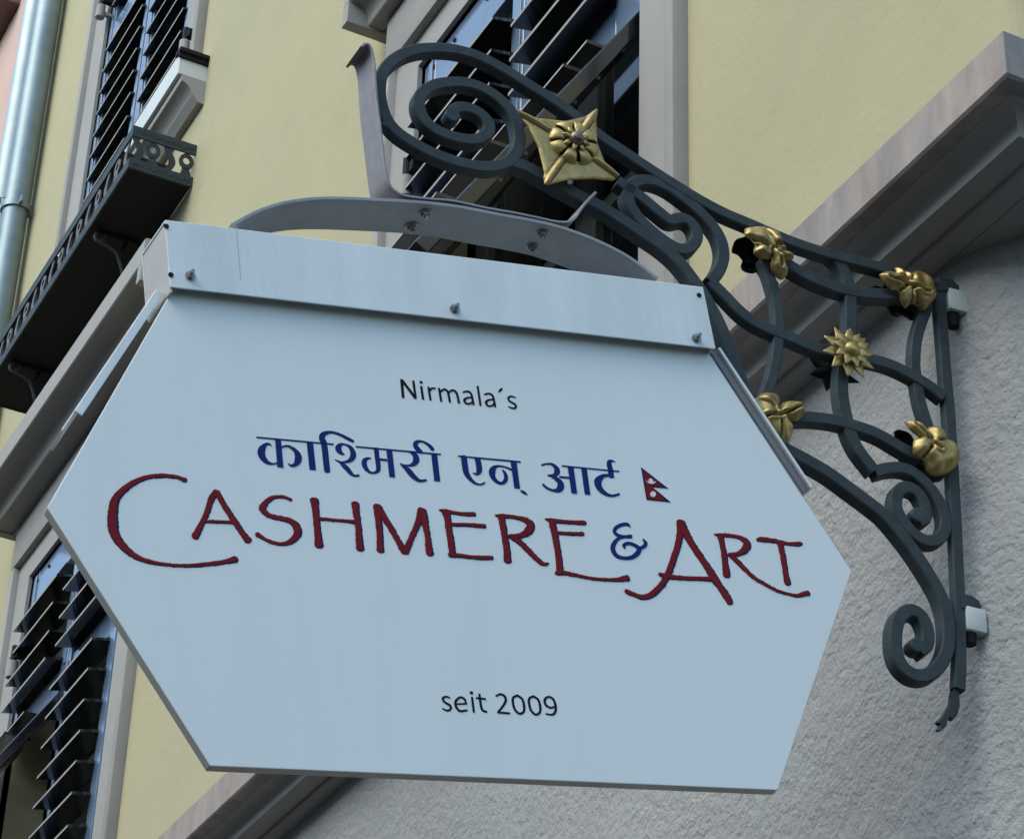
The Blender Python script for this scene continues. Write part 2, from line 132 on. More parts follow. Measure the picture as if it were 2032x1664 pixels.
WHITE = mat('white sign sheet', (.775, .795, .785), .22, stretch=(5, 1, .7), var=[((.735, .76, .752), 1.7, .5), ((.69, .71, .69), 4, .22), ((.74, .755, .74), 26, .25)], spec=.5, bump=.0010, bscale=2.2, bdetail=1)
EDGE = mat('grey sheet edge', (.60, .58, .56), .6)
RED = mat('red foil lettering', (.20, .007, .008), .5, spec=.15, var=[((.13, .006, .012), 25, .6)])
NAVY = mat('navy foil lettering', (.008, .012, .06), .5, spec=.15)
BLUE = mat('blue foil lettering', (.006, .018, .135), .5, spec=.15)
INK = mat('black foil lettering', (.006, .007, .008), .5, spec=.15)
WFOIL = mat('white foil', (.75, .72, .7), .5)
ZINC = mat('zinc drainpipe', (.20, .26, .285), .36, .45, var=[((.14, .19, .22), 6, .6), ((.28, .34, .36), 14, .5)], bump=.0004, bscale=30)
PINK = mat('pink plaster', (.62, .42, .36), .95, bump=.001, bscale=50, var=[((.52, .36, .31), 3, .5)])
WPAINT = mat('white painted block', (.62, .64, .62), .5, var=[((.45, .45, .43), 20, .5)], bump=.0006, bscale=60)
SILL = mat('white sheet metal sill', (.66, .68, .66), .45, var=[((.55, .57, .56), 5, .5)])
ROOM = mat('dark room', (.03, .03, .032), .9)
SASH = mat('window sash paint', (.10, .105, .09), .45)
ASPH = mat('asphalt', (.042, .042, .044), .95, spec=.2, var=[((.03, .03, .031), 3, .6), ((.055, .054, .052), 60, .5)], bump=.003, bscale=90)
PAVE = mat('pavement stone', (.06, .058, .055), .95, spec=.2, var=[((.045, .043, .04), 4, .6)], bump=.002, bscale=60)
CURT = mat('olive curtain', (.05, .055, .042), .9)
gl = bpy.data.materials.new('window glass'); gl.use_nodes = True; GLASS = gl
b_ = gl.node_tree.nodes['Principled BSDF']; b_.inputs['Base Color'].default_value = (.02, .025, .028, 1); b_.inputs['Roughness'].default_value = .04; b_.inputs['Specular IOR Level'].default_value = .6
b_.inputs['Transmission Weight'].default_value = .6

def darken_folds(m, col, lo=.44, hi=.52):
    nt = m.node_tree; b = nt.nodes['Principled BSDF']; old = b.inputs['Base Color'].links[0].from_socket
    ge = nt.nodes.new('ShaderNodeNewGeometry'); mr = nt.nodes.new('ShaderNodeMapRange'); mr.inputs['From Min'].default_value = lo; mr.inputs['From Max'].default_value = hi
    nt.links.new(ge.outputs['Pointiness'], mr.inputs['Value']); mx = nt.nodes.new('ShaderNodeMixRGB'); mx.inputs[1].default_value = (*col, 1)
    nt.links.new(mr.outputs[0], mx.inputs[0]); nt.links.new(old, mx.inputs[2]); nt.links.new(mx.outputs[0], b.inputs['Base Color'])
darken_folds(GOLD, (.05, .035, .015), .445, .50)          # darker base colour in the folds of the gilt sheet
# ------------------------------------------------------------------ mesh helpers
def link(name, me, m=None, parent=None, loc=None):
    o = bpy.data.objects.new(name, me); COL.objects.link(o)
    if m is not None and me is not None and len(me.materials) == 0: me.materials.append(m)
    if parent: o.parent = parent
    if loc is not None: o.location = loc
    return o
def mesh(verts, faces, smooth=False):
    me = bpy.data.meshes.new('m'); me.from_pydata([tuple(v) for v in verts], [], faces); me.validate(); me.update()
    if smooth: me.polygons.foreach_set('use_smooth', [True]*len(me.polygons))
    return me
def fix(me):
    bm = bmesh.new(); bm.from_mesh(me); bmesh.ops.recalc_face_normals(bm, faces=bm.faces); bm.to_mesh(me); bm.free(); return me
class MB:
    def __init__(s): s.v = []; s.f = []
    def add(s, v, fc):
        k = len(s.v); s.v += [tuple(p) for p in v]; s.f += [tuple(i+k for i in q) for q in fc]; return s
    def box(s, x0, x1, y0, y1, z0, z1, bev=0):
        if not bev:
            v = [(x, y, z) for x in (x0, x1) for y in (y0, y1) for z in (z0, z1)]
            return s.add(v, [(0, 1, 3, 2), (4, 6, 7, 5), (0, 4, 5, 1), (2, 3, 7, 6), (0, 2, 6, 4), (1, 5, 7, 3)])
        bm = bmesh.new(); bmesh.ops.create_cube(bm, size=1)
        for w in bm.verts: w.co = Vector(((x0+x1)/2+w.co.x*(x1-x0), (y0+y1)/2+w.co.y*(y1-y0), (z0+z1)/2+w.co.z*(z1-z0)))
        bmesh.ops.bevel(bm, geom=bm.edges[:], offset=bev, segments=2, profile=.5, affect='EDGES')
        bm.verts.index_update(); s.add([w.co[:] for w in bm.verts], [[w.index for w in q.verts] for q in bm.faces]); bm.free(); return s
    def cyl(s, a, b, ra, rb=None, n=12, caps=True):
        a = Vector(a); b = Vector(b); rb = ra if rb is None else rb; d = (b-a).normalized()
        t = d.orthogonal().normalized(); w = d.cross(t)
        v = [a+(t*math.cos(k*2*math.pi/n)+w*math.sin(k*2*math.pi/n))*ra for k in range(n)] + [b+(t*math.cos(k*2*math.pi/n)+w*math.sin(k*2*math.pi/n))*rb for k in range(n)]
        fc = [(k, (k+1) % n, n+(k+1) % n, n+k) for k in range(n)]
        if caps: fc += [tuple(range(n))[::-1], tuple(range(n, 2*n))]
        return s.add(v, fc)
    def tube(s, pts, rad, n=8):
        pts = [Vector(p) for p in pts]; rings = []; N = None
        for i, p in enumerate(pts):
            d = (pts[min(i+1, len(pts)-1)]-pts[max(i-1, 0)]).normalized()
            N = d.orthogonal().normalized() if N is None else (N-d*N.dot(d)).normalized()
            B = d.cross(N); rr = rad[i] if isinstance(rad, (list, tuple)) else rad
            rings.append([p+(N*math.cos(k*2*math.pi/n)+B*math.sin(k*2*math.pi/n))*rr for k in range(n)])
        v = [q for g in rings for q in g]
        fc = [(i*n+k, i*n+(k+1) % n, (i+1)*n+(k+1) % n, (i+1)*n+k) for i in range(len(pts)-1) for k in range(n)]
        fc += [tuple(range(n))[::-1], tuple((len(pts)-1)*n+k for k in range(n))]
        return s.add(v, fc)
    def build(s, name, m, parent=None, smooth=False, loc=None):
        me = fix(mesh(s.v, s.f, False))
        if smooth:
            me.polygons.foreach_set('use_smooth', [True]*len(me.polygons))
            try: me.set_sharp_from_angle(angle=math.radians(35))
            except Exception: pass
        return link(name, me, m, parent, loc)
def empty(name, loc=(0, 0, 0), mtx=None):
    o = bpy.data.objects.new(name, None); COL.objects.link(o); o.empty_display_size = .1
    if mtx is not None: o.matrix_world = mtx
    else: o.location = loc
    return o
def tag(o, label=None, cat=None, group=None, kind=None):
    if label: o['label'] = label
    if cat: o['category'] = cat
    if group: o['group'] = group
    if kind: o['kind'] = kind
    return o
def catmull(P, step):
    """resample a polyline of tuples through a centripetal-ish Catmull-Rom spline"""
    P = [list(map(float, p)) for p in P]
    if len(P) == 2: 
        n = max(1, int(math.dist(P[0][:2], P[1][:2])/step)); return [[a+(b-a)*k/n for a, b in zip(*P)] for k in range(n+1)]
    Q = [[2*a-b for a, b in zip(P[0], P[1])]]+P+[[2*a-b for a, b in zip(P[-1], P[-2])]]
    out = []
    for i in range(1, len(Q)-2):
        n = max(1, int(math.dist(Q[i][:2], Q[i+1][:2])/step))
        for k in range(n):
            t = k/n
            out.append([.5*(2*b+(c-a)*t+(2*a-5*b+4*c-d)*t*t+(-a+3*b-3*c+d)*t**3) for a, b, c, d in zip(Q[i-1], Q[i], Q[i+1], Q[i+2])])
    out.append(P[-1]); return out
def smooth_pts(P, it=1):
    for _ in range(it):
        P = [P[0]]+[[(a+2*b+c)/4 for a, b, c in zip(P[i-1], P[i], P[i+1])] for i in range(1, len(P)-1)]+[P[-1]]
    return P
def normals2(P):
    N = []
    for i in range(len(P)):
        a = P[max(i-1, 0)]; b = P[min(i+1, len(P)-1)]; dx, dz = b[0]-a[0], b[1]-a[1]; l = math.hypot(dx, dz) or 1
        N.append((-dz/l, dx/l))
    return N
def bar_mesh(mb, P, w, y0, y1, ch=.0018):
    """rectangular bar with chamfered arrises swept along 2-d path P (x,z) in metres, depth y0..y1"""
    N = normals2(P); rings = []
    for i, (p, n) in enumerate(zip(P, N)):
        h = (w(i/(len(P)-1)) if callable(w) else w)/2
        c = min(ch, h*.4)
        sec = [(-h+c, y0), (h-c, y0), (h, y0+c), (h, y1-c), (h-c, y1), (-h+c, y1), (-h, y1-c), (-h, y0+c)]
        rings.append([(p[0]+n[0]*a, y, p[1]+n[1]*a) for a, y in sec])
    v = [q for g in rings for q in g]
    fc = [(i*8+k, i*8+(k+1) % 8, (i+1)*8+(k+1) % 8, (i+1)*8+k) for i in range(len(P)-1) for k in range(8)]
    fc += [tuple(range(8))[::-1], tuple((len(P)-1)*8+k for k in range(8))]
    mb.add(v, fc)
def prism(mb, poly, y0, y1):
    n = len(poly); v = [(x, y0, z) for x, z in poly]+[(x, y1, z) for x, z in poly]
    mb.add(v, [tuple(range(n))[::-1], tuple(range(n, 2*n))]+[(k, (k+1) % n, n+(k+1) % n, n+k) for k in range(n)])
def inside(p, poly):
    x, y = p; c = False
    for i in range(len(poly)):
        (x1, y1), (x2, y2) = poly[i-1], poly[i]
        if (y1 > y) != (y2 > y) and x < (x2-x1)*(y-y1)/(y2-y1)+x1: c = not c
    return c
def pline_d(p, L, closed=True):
    best = 9; bp = p
    for i in range(0 if closed else 1, len(L)):
        ax, ay = L[i-1]; bx, by = L[i]; dx, dy = bx-ax, by-ay; t = max(0, min(1, ((p[0]-ax)*dx+(p[1]-ay)*dy)/((dx*dx+dy*dy) or 1e-12)))
        q = (ax+dx*t, ay+dy*t); d = math.dist(p, q)
        if d < best: best = d; bp = q
    return best, bp
def relief(outline, step, hfun, y0, thick=.0012, flip=1):
    """sheet-metal relief: outline (x,z); front surface bulges towards -y by hfun(dist_to_edge, x, z)"""
    xs = [p[0] for p in outline]; zs = [p[1] for p in outline]
    nx = int((max(xs)-min(xs))/step)+3; nz = int((max(zs)-min(zs))/step)+3
    idx = {}; V = []
    x0 = min(xs)-step; z0 = min(zs)-step
    cells = [(i, j) for i in range(nx) for j in range(nz) if inside((x0+(i+.5)*step, z0+(j+.5)*step), outline)]
    cs = set(cells); F = []
    def vid(i, j):
        if (i, j) not in idx:
            p = (x0+i*step, z0+j*step)
            border = sum(((i-a, j-b) in cs) for a in (0, 1) for b in (0, 1)) < 4
            d, bp = pline_d(p, outline)
            if border: p = bp; d = 0
            idx[(i, j)] = len(V); V.append((p[0], y0-flip*hfun(d, p[0], p[1]), p[1]))
        return idx[(i, j)]
    for (i, j) in cells: F.append((vid(i, j), vid(i+1, j), vid(i+1, j+1), vid(i, j+1)))
    n = len(V); bm = bmesh.new(); vs = [bm.verts.new(v) for v in V]
    for q in F:
        try: bm.faces.new([vs[k] for k in q])
        except Exception: pass
    bmesh.ops.recalc_face_normals(bm, faces=bm.faces)
    me = bpy.data.meshes.new('m'); bm.to_mesh(me); bm.free()
    me.polygons.foreach_set('use_smooth', [True]*len(me.polygons))
    return me
def sheet(name, me, m, parent, t=.0012):
    o = link(name, me, m, parent); md = o.modifiers.new('sheet', 'SOLIDIFY'); md.thickness = t; md.offset = 0; return o

# ------------------------------------------------------------------ ground
g = MB(); g.add([(-120, -120, GROUND), (120, -120, GROUND), (120, 120, GROUND), (-120, 120, GROUND)], [(0, 1, 2, 3)])
tag(g.build('street', ASPH), kind='structure')
p = MB(); p.box(W-1.3, W+.3, 1.0, 30, GROUND+.002, GROUND+.12, .01)
tag(p.build('pavement', PAVE), kind='structure')

# ------------------------------------------------------------------ unseen houses behind the photographer, added to block low sky light
OPP = mat('beige street plaster', (.30, .27, .235), .95, bump=.002, bscale=40, var=[((.25, .23, .21), 1.2, .6)])
ROOFT = mat('brown roof tiles', (.10, .06, .045), .9, bump=.01, bscale=14)
for k, (ya, yb, hh) in enumerate(((-16, -3, 7.2), (-2.98, 9, 8.0), (9.02, 24, 7.4))):
    oh = tag(empty('street_house', (-9.2, (ya+yb)/2, GROUND)), ['low beige house on the far side of the street, nearest the side lane', 'taller beige house straight across the street from the sign', 'beige house across the street, farthest along it'][k], 'house', 'houses across the street')
    inv = Matrix.Translation(-oh.location); mb = MB(); mb.box(-17, -9.2, ya, yb, GROUND, GROUND+hh); o = mb.build('wall', OPP, oh); o.matrix_parent_inverse = inv
    mb = MB(); v = [(-8.7, ya, GROUND+hh-.05), (-13.1, ya, GROUND+hh+1.9), (-17.4, ya, GROUND+hh-.05), (-8.7, yb, GROUND+hh-.05), (-13.1, yb, GROUND+hh+1.9), (-17.4, yb, GROUND+hh-.05)]
    mb.add(v, [(0, 1, 4, 3), (1, 2, 5, 4), (0, 3, 5, 2), (0, 2, 1), (3, 4, 5)]); o = mb.build('roof', ROOFT, oh); o.matrix_parent_inverse = inv
    yy = ya+1.2
    while yy < yb-1.5:
        for zz in (GROUND+1.0, GROUND+4.2):
            mb = MB(); mb.box(-9.21, -9.14, yy, yy+1.0, zz, zz+1.6, .01); o = mb.build('window', mat('far window paint', (.4, .39, .37), .6) if 'far window paint' not in MATS else MATS['far window paint'], oh); o.matrix_parent_inverse = inv
            mb = MB(); mb.box(-9.139, -9.13, yy+.08, yy+.92, zz+.08, zz+1.52); o2 = mb.build('pane', SASH, o); o2.matrix_parent_inverse = Matrix.Identity(4)
        yy += 2.3

# ------------------------------------------------------------------ the yellow corner house
YC, YF, TOP, BACK = 2.285, 8.62, 11.5, 11.0
ZS = 2.232                                   # stucco / string course joint
house = tag(empty('corner_house', (W, YC, GROUND)), 'yellow plastered corner house with grey rough stucco ground floor, cornice and dark louvred shutters', 'house')
HM = Matrix.Translation((-W, -YC, -GROUND))
def hpart(mb, name, m, parent=house, smooth=False):
    o = mb.build(name, m, parent, smooth)
    if parent is house: o.matrix_parent_inverse = Matrix.Translation(-house.location)
    return o
WIN = [dict(y0=3.214, y1=4.612, o0=3.376, o1=4.450, z0=2.50, z1=3.995, kind='A'),
       dict(y0=6.150, y1=7.550, o0=6.330, o1=7.385, z0=2.50, z1=3.995, kind='B'),
       dict(y0=6.225, y1=7.625, o0=6.405, o1=7.445, z0=5.26, z1=6.95, kind='C'),
       dict(y0=3.260, y1=4.660, o0=3.440, o1=4.480, z0=5.26, z1=6.95, kind='D')]
def round_corner(z0, z1, rad, n=8):
    P = [(W, YF)] + [(W+rad-rad*math.cos(t), YC+rad-rad*math.sin(t)) for t in [math.pi/2*k/n for k in range(n+1)]] + [(BACK, YC)]
    return P
def wall_sheet(mb, ys, zs, holes, x=W):
    for a, b in zip(ys, ys[1:]):
        for c, d in zip(zs, zs[1:]):
            ym, zm = (a+b)/2, (c+d)/2
            if any(h[0] < ym < h[1] and h[2] < zm < h[3] for h in holes): continue
            mb.add([(x, a, c), (x, b, c), (x, b, d), (x, a, d)], [(0, 1, 2, 3)])
# upper yellow wall: front with openings, rounded near corner, side, back and roof (a closed, solid house)
RAD = .05
mb = MB(); holes = [(w['o0'], w['o1'], w['z0'], w['z1']) for w in WIN]
ys = sorted({YC+RAD, YF} | {h[k] for h in holes for k in (0, 1)}); zs = sorted({ZS, TOP} | {h[k] for h in holes for k in (2, 3)})
wall_sheet(mb, ys, zs, holes)
arc = [(W+RAD-RAD*math.cos(t), YC+RAD-RAD*math.sin(t)) for t in [math.pi/2*k/8 for k in range(9)]]+[(BACK, YC), (BACK, YF), (W, YF)]
for a, b in zip(arc, arc[1:]): mb.add([(*a, ZS), (*b, ZS), (*b, TOP), (*a, TOP)], [(0, 1, 2, 3)])
mb.add([(W, YC+RAD, TOP)]+[(*a, TOP) for a in arc], [tuple(range(len(arc)+1))])
for h in holes:                              # plastered reveals of the openings
    a, b, c, d = h; e = W+.14
    mb.add([(W, a, c), (e, a, c), (e, a, d), (W, a, d), (W, b, c), (e, b, c), (e, b, d), (W, b, d)], [(0, 1, 2, 3), (4, 5, 6, 7), (0, 1, 5, 4), (3, 2, 6, 7)])
me = mesh(mb.v, mb.f); o = link('upper_wall', me, YEL, house); o.matrix_parent_inverse = Matrix.Translation(-house.location)
# ground floor in rough stucco with a softly rounded corner, as a fine grid that is really uneven
R2 = .26
path = [(W, YF)]; yy = YF
while yy > YC+R2+.001:
    yy -= .05 if yy < 5 else .3; path.append((W, max(yy, YC+R2)))
path += [(W+R2-R2*math.cos(t), YC+R2-R2*math.sin(t)) for t in [math.pi/2*k/14 for k in range(1, 15)]]
path += [(W+R2+.05*k, YC) for k in range(1, 12)]+[(BACK, YC)]
zl = [GROUND, 0]+[.6+.05*k for k in range(33)]+[ZS+.02]
mb = MB(); nz = len(zl)
for (x, y) in path:
    for z in zl:
        q = noise.noise(Vector((x*3, y*3, z*3)))*.006 if x < W+1 and y < YF-.1 else 0
        mb.v.append((x+q*.5, y+q*.5, z))
for i in range(len(path)-1):
    for j in range(nz-1): mb.f.append((i*nz+j, (i+1)*nz+j, (i+1)*nz+j+1, i*nz+j+1))
o = link('stucco_wall', mesh(mb.v, mb.f, True), STU, house); o.matrix_parent_inverse = Matrix.Translation(-house.location)

def moulding(mb, prof, path, closed_ends=True):
    """profile points (projection, z) swept along path [(x,y)] of the wall face; path offsets mitre at corners"""
    n = len(prof); rings = []
    for i, p in enumerate(path):
        dirs = []
        if i > 0: dirs.append((Vector(p)-Vector(path[i-1])).normalized())
        if i < len(path)-1: dirs.append((Vector(path[i+1])-Vector(p)).normalized())
        ns = [Vector((d.y, -d.x))*-1 for d in dirs]      # outward for a path that runs from far to near, then along +x
        nn = ns[0] if len(ns) == 1 else (ns[0]+ns[1])/(1+ns[0].dot(ns[1]))
        rings.append([(p[0]+nn.x*a*-1, p[1]+nn.y*a*-1, z) for a, z in prof])
    v = [q for g_ in rings for q in g_]
    fc = [(i*n+k, i*n+(k+1) % n, (i+1)*n+(k+1) % n, (i+1)*n+k) for i in range(len(path)-1) for k in range(n)]
    if closed_ends: fc += [tuple(range(n)), tuple((len(path)-1)*n+k for k in range(n))]
    mb.add(v, fc)
def arcp(a, b, bulge, n=6):
    """points from a to b along a concave quarter: bulge = control point"""
    return [((1-t)**2*a[0]+2*t*(1-t)*bulge[0]+t*t*b[0], (1-t)**2*a[1]+2*t*(1-t)*bulge[1]+t*t*b[1]) for t in [k/n for k in range(n+1)]]
# string course between the floors, in three pieces stacked under each other: fascia slab, cove, lower fillet
CPATH = [(W, YF-.003), (W, YC), (BACK-.2, YC)]
def s_out(path): return path
mb = MB(); moulding(mb, [(0, 2.352), (.132, 2.338), (.14, 2.334), (.14, 2.262), (.136, 2.258), (.118, 2.258), (0, 2.258)], CPATH); hpart(mb, 'string_course', CORN)
mb = MB(); moulding(mb, [(0, 2.2575), (.112, 2.2575)]+arcp((.110, 2.256), (.079, 2.226), (.082, 2.254), 8)+[(.078, 2.220), (.070, 2.219), (0, 2.219)], CPATH); hpart(mb, 'cove_moulding', TRIM, smooth=True)
mb = MB(); moulding(mb, [(0, 2.2185), (.036, 2.2185), (.036, 2.212), (.032, 2.2085), (0, 2.2085)], CPATH); hpart(mb, 'lower_fillet', TRIM)

mb = MB(); mb.box(W+.002, W+.9, YC+.002, YC+.9, 2.2095, 2.2275); hpart(mb, 'corner_soffit', TRIM)
# ---- window surrounds, hoods, shutters
def hood(w, p, zb, name='window_hood', over=.075):
    y0, y1 = w['y0']-over-.11, w['y1']+over
    prof_t = [(0, zb+.125), (p-.004, zb+.113), (p, zb+.109), (p, zb+.034), (p-.004, zb+.030), (0, zb+.030)]
    def run(mb, prof):
        path = [(W+.002, y1), (W+.002, y0)]
        n = len(prof); v = []
        for (x, y) in path: v += [(x-a, y+(-(a)*0), z) for a, z in prof]
        mb.add(v, [(k, (k+1) % n, n+(k+1) % n, n+k) for k in range(n)]+[tuple(range(n)), tuple(range(n, 2*n))])
    mb = MB(); run(mb, prof_t)
    q = p*.82
    run(mb, [(0, zb+.0298), (q, zb+.0298)]+[(a, z) for a, z in arcp((q, zb+.029), (p*.56, zb-.022), (p*.58, zb+.022), 9)]+[(p*.54, zb-.026), (0, zb-.026)])
    run(mb, [(0, zb-.0262), (p*.20, zb-.0262), (p*.20, zb-.034), (0, zb-.034)])
    for a in (y0, y1-.034): mb.box(W-p+.0004, W+.001, a+.0003, a+.0337, zb-.0345, zb+.0295, .002)
    hpart(mb, name, TRIM)
def surround(w):
    y0, y1, o0, o1, zt = w['y0'], w['y1'], w['o0'], w['o1'], w['z1']
    top = 4.24 if w['kind'] in 'AB' else zt+.25
    zb = w['z0']
    mb = MB()
    # inner flat band
    for a, b, c, d in ((y0+.03, o0, zb, zt+.09), (o1, y1-.03, zb, zt+.09), (o0, o1, zt, zt+.09)):
        mb.box(W-.012, W+.02, a, b, c, d)
    hpart(mb, 'frame_band', TRIM)
    mb = MB()
    # outer raised bead and frieze
    mb.box(W-.034, W+.01, y0, y0+.034, zb, zt+.09, .006); mb.box(W-.034, W+.01, y1-.034, y1, zb, zt+.09, .006)
    mb.box(W-.034, W+.01, y0, y1, zt+.0905, top, .004)
    hpart(mb, 'frame_moulding', TRIM, smooth=True)
SLAT_CACHE = {}
def slat_mesh(L):
    k = round(L, 3)
    if k not in SLAT_CACHE:
        mb = MB()
        # board 78 x 9 mm, outer edge dips a little; arrises eased
        prof = [(-.0555, -.0125), (.024, .003), (.024, .012), (.022, .0125), (-.0555, -.0045)]
        n = len(prof); v = [(a, -L/2, z) for a, z in prof]+[(a, L/2, z) for a, z in prof]
        mb.add(v, [(i, (i+1) % n, n+(i+1) % n, n+i) for i in range(n)]+[tuple(range(n)), tuple(range(n, 2*n))])
        me = fix(mesh(mb.v, mb.f)); me.materials.append(SHUT); me.materials.append(LITEDGE)
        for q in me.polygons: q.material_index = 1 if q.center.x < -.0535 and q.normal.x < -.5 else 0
        SLAT_CACHE[k] = me
    return SLAT_CACHE[k]
XF = W+.003                                   # outer face of the shutters
def place_slat(parent, L, x, y, z, inv):
    o = bpy.data.objects.new('slat', slat_mesh(L)); COL.objects.link(o); o.parent = parent; o.matrix_parent_inverse = inv
    o.location = (x, y, z+random.uniform(-.0015, .0015)); o.rotation_euler = (random.uniform(-.004, .004), random.uniform(-.03, .03), 0)
    return o
def leaf(y0, y1, zt, zh, zb, flap, pitch=.094, st=.062, near=0, sx=0):
    """one shutter leaf: upper fixed louvres, mid rail, lower louvres fixed or in an awning flap swung out"""
    mb = MB(); t = .034
    zlow = zh if flap else zb
    mb.box(XF, XF+t, y0, y0+st+near, zlow-(.09 if flap else 0), zt, .003); mb.box(XF, XF+t, y1-st, y1, zlow-(.09 if flap else 0), zt, .003)
    mb.box(XF+.001, XF+t, y0+st+near, y1-st, zt-.11, zt, .002)
    mb.box(XF+.001, XF+t, y0+st+near, y1-st, zh-.09, zh, .002)
    if not flap: mb.box(XF+.001, XF+t, y0+st+near, y1-st, zb, zb+.09, .002)
    # a bead on each stile, so that the flat boards show a groove
    for a in (y0+.012+near*.6, y1-st+.012): mb.box(XF-.004, XF+.001, a, a+.020, zlow, zt-.01, .001)
    L = (y1-y0)-2*st+.035-near; ym = (y0+y1)/2+near/2
    sh = hpart(mb, 'shutter', FRAMESKY); inv = sh.matrix_world.inverted() if False else Matrix.Translation(-house.location)
    inv = Matrix.Identity(4)
    z = zt-.217; n = 0
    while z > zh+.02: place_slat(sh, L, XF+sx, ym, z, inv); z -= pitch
    if not flap:
        z = zh-.12
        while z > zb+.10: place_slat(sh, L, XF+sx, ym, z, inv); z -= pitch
    return sh
def flap(y0, y1, zh, zb, ang, pitch=.094, st=.05):
    H = zh-.09-zb; t = .03
    e = bpy.data.objects.new('hinge_axis', None)
    bpy.data.objects.remove(e)
    mb = MB()
    mb.box(-t/2, t/2, y0, y0+st, -H, 0, .003); mb.box(-t/2, t/2, y1-st, y1, -H, 0, .003)
    mb.box(-t/2+.001, t/2-.001, y0+st, y1-st, -.05, 0, .002); mb.box(-t/2+.001, t/2-.001, y0+st, y1-st, -H, -H+.07, .002)
    o = mb.build('shutter_flap', SHUT, house)
    o.location = Vector((XF+.012, 0, zh-.092))-house.location; o.rotation_euler = (0, math.radians(ang), 0)
    z = -.10
    while z > -H+.09:
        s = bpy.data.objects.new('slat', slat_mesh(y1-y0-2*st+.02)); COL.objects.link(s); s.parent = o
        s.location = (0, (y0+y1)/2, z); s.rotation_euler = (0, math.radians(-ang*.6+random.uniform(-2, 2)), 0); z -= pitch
    return o
def window_inside(w):
    a, b, c, d = w['o0'], w['o1'], w['z0'], w['z1']; x = W+.16
    mb = MB()
    for s in ((a, b, c, c+.06), (a, b, d-.06, d), (a, a+.06, c+.06, d-.06), (b-.06, b, c+.06, d-.06), ((a+b)/2-.045, (a+b)/2+.045, c+.06, d-.06)):
        mb.box(x, x+.05, *s, .004)
    mb.box(x+.002, x+.048, a+.06, b-.06, (c+d)/2-.02, (c+d)/2+.015, .003)
    fr = hpart(mb, 'window_frame', SASH)
    for (e, g_) in ((a+.06, (a+b)/2-.045), ((a+b)/2+.045, b-.06)):
        mb = MB(); mb.box(x+.022, x+.027, e, g_, c+.06, d-.06); q = mb.build('pane', GLASS, fr); q.matrix_parent_inverse = Matrix.Identity(4)
    mb = MB(); mb.add([(x+.3, a-.5, c-.5), (x+.3, b+.5, c-.5), (x+.3, b+.5, d+.5), (x+.3, a-.5, d+.5), (x+.045, a-.5, c-.5), (x+.045, b+.5, c-.5), (x+.045, b+.5, d+.5), (x+.045, a-.5, d+.5)],
                      [(0, 1, 2, 3), (0, 4, 5, 1), (3, 2, 6, 7), (0, 3, 7, 4), (1, 5, 6, 2)]); hpart(mb, 'room_interior', ROOM)
    mb = MB(); n = 24
    ys_ = [a+.02+(b-a-.04)*k/n for k in range(n+1)]
    v = [(x+.12+.012*math.sin(k*2.1), y, z) for k, y in enumerate(ys_) for z in (c, d)]
    mb.add(v, [(2*k, 2*k+1, 2*k+3, 2*k+2) for k in range(n) if k < 7 or k > 16])
    o = link('curtain', mesh(mb.v, mb.f, True), CURT, house); o.matrix_parent_inverse = Matrix.Translation(-house.location)
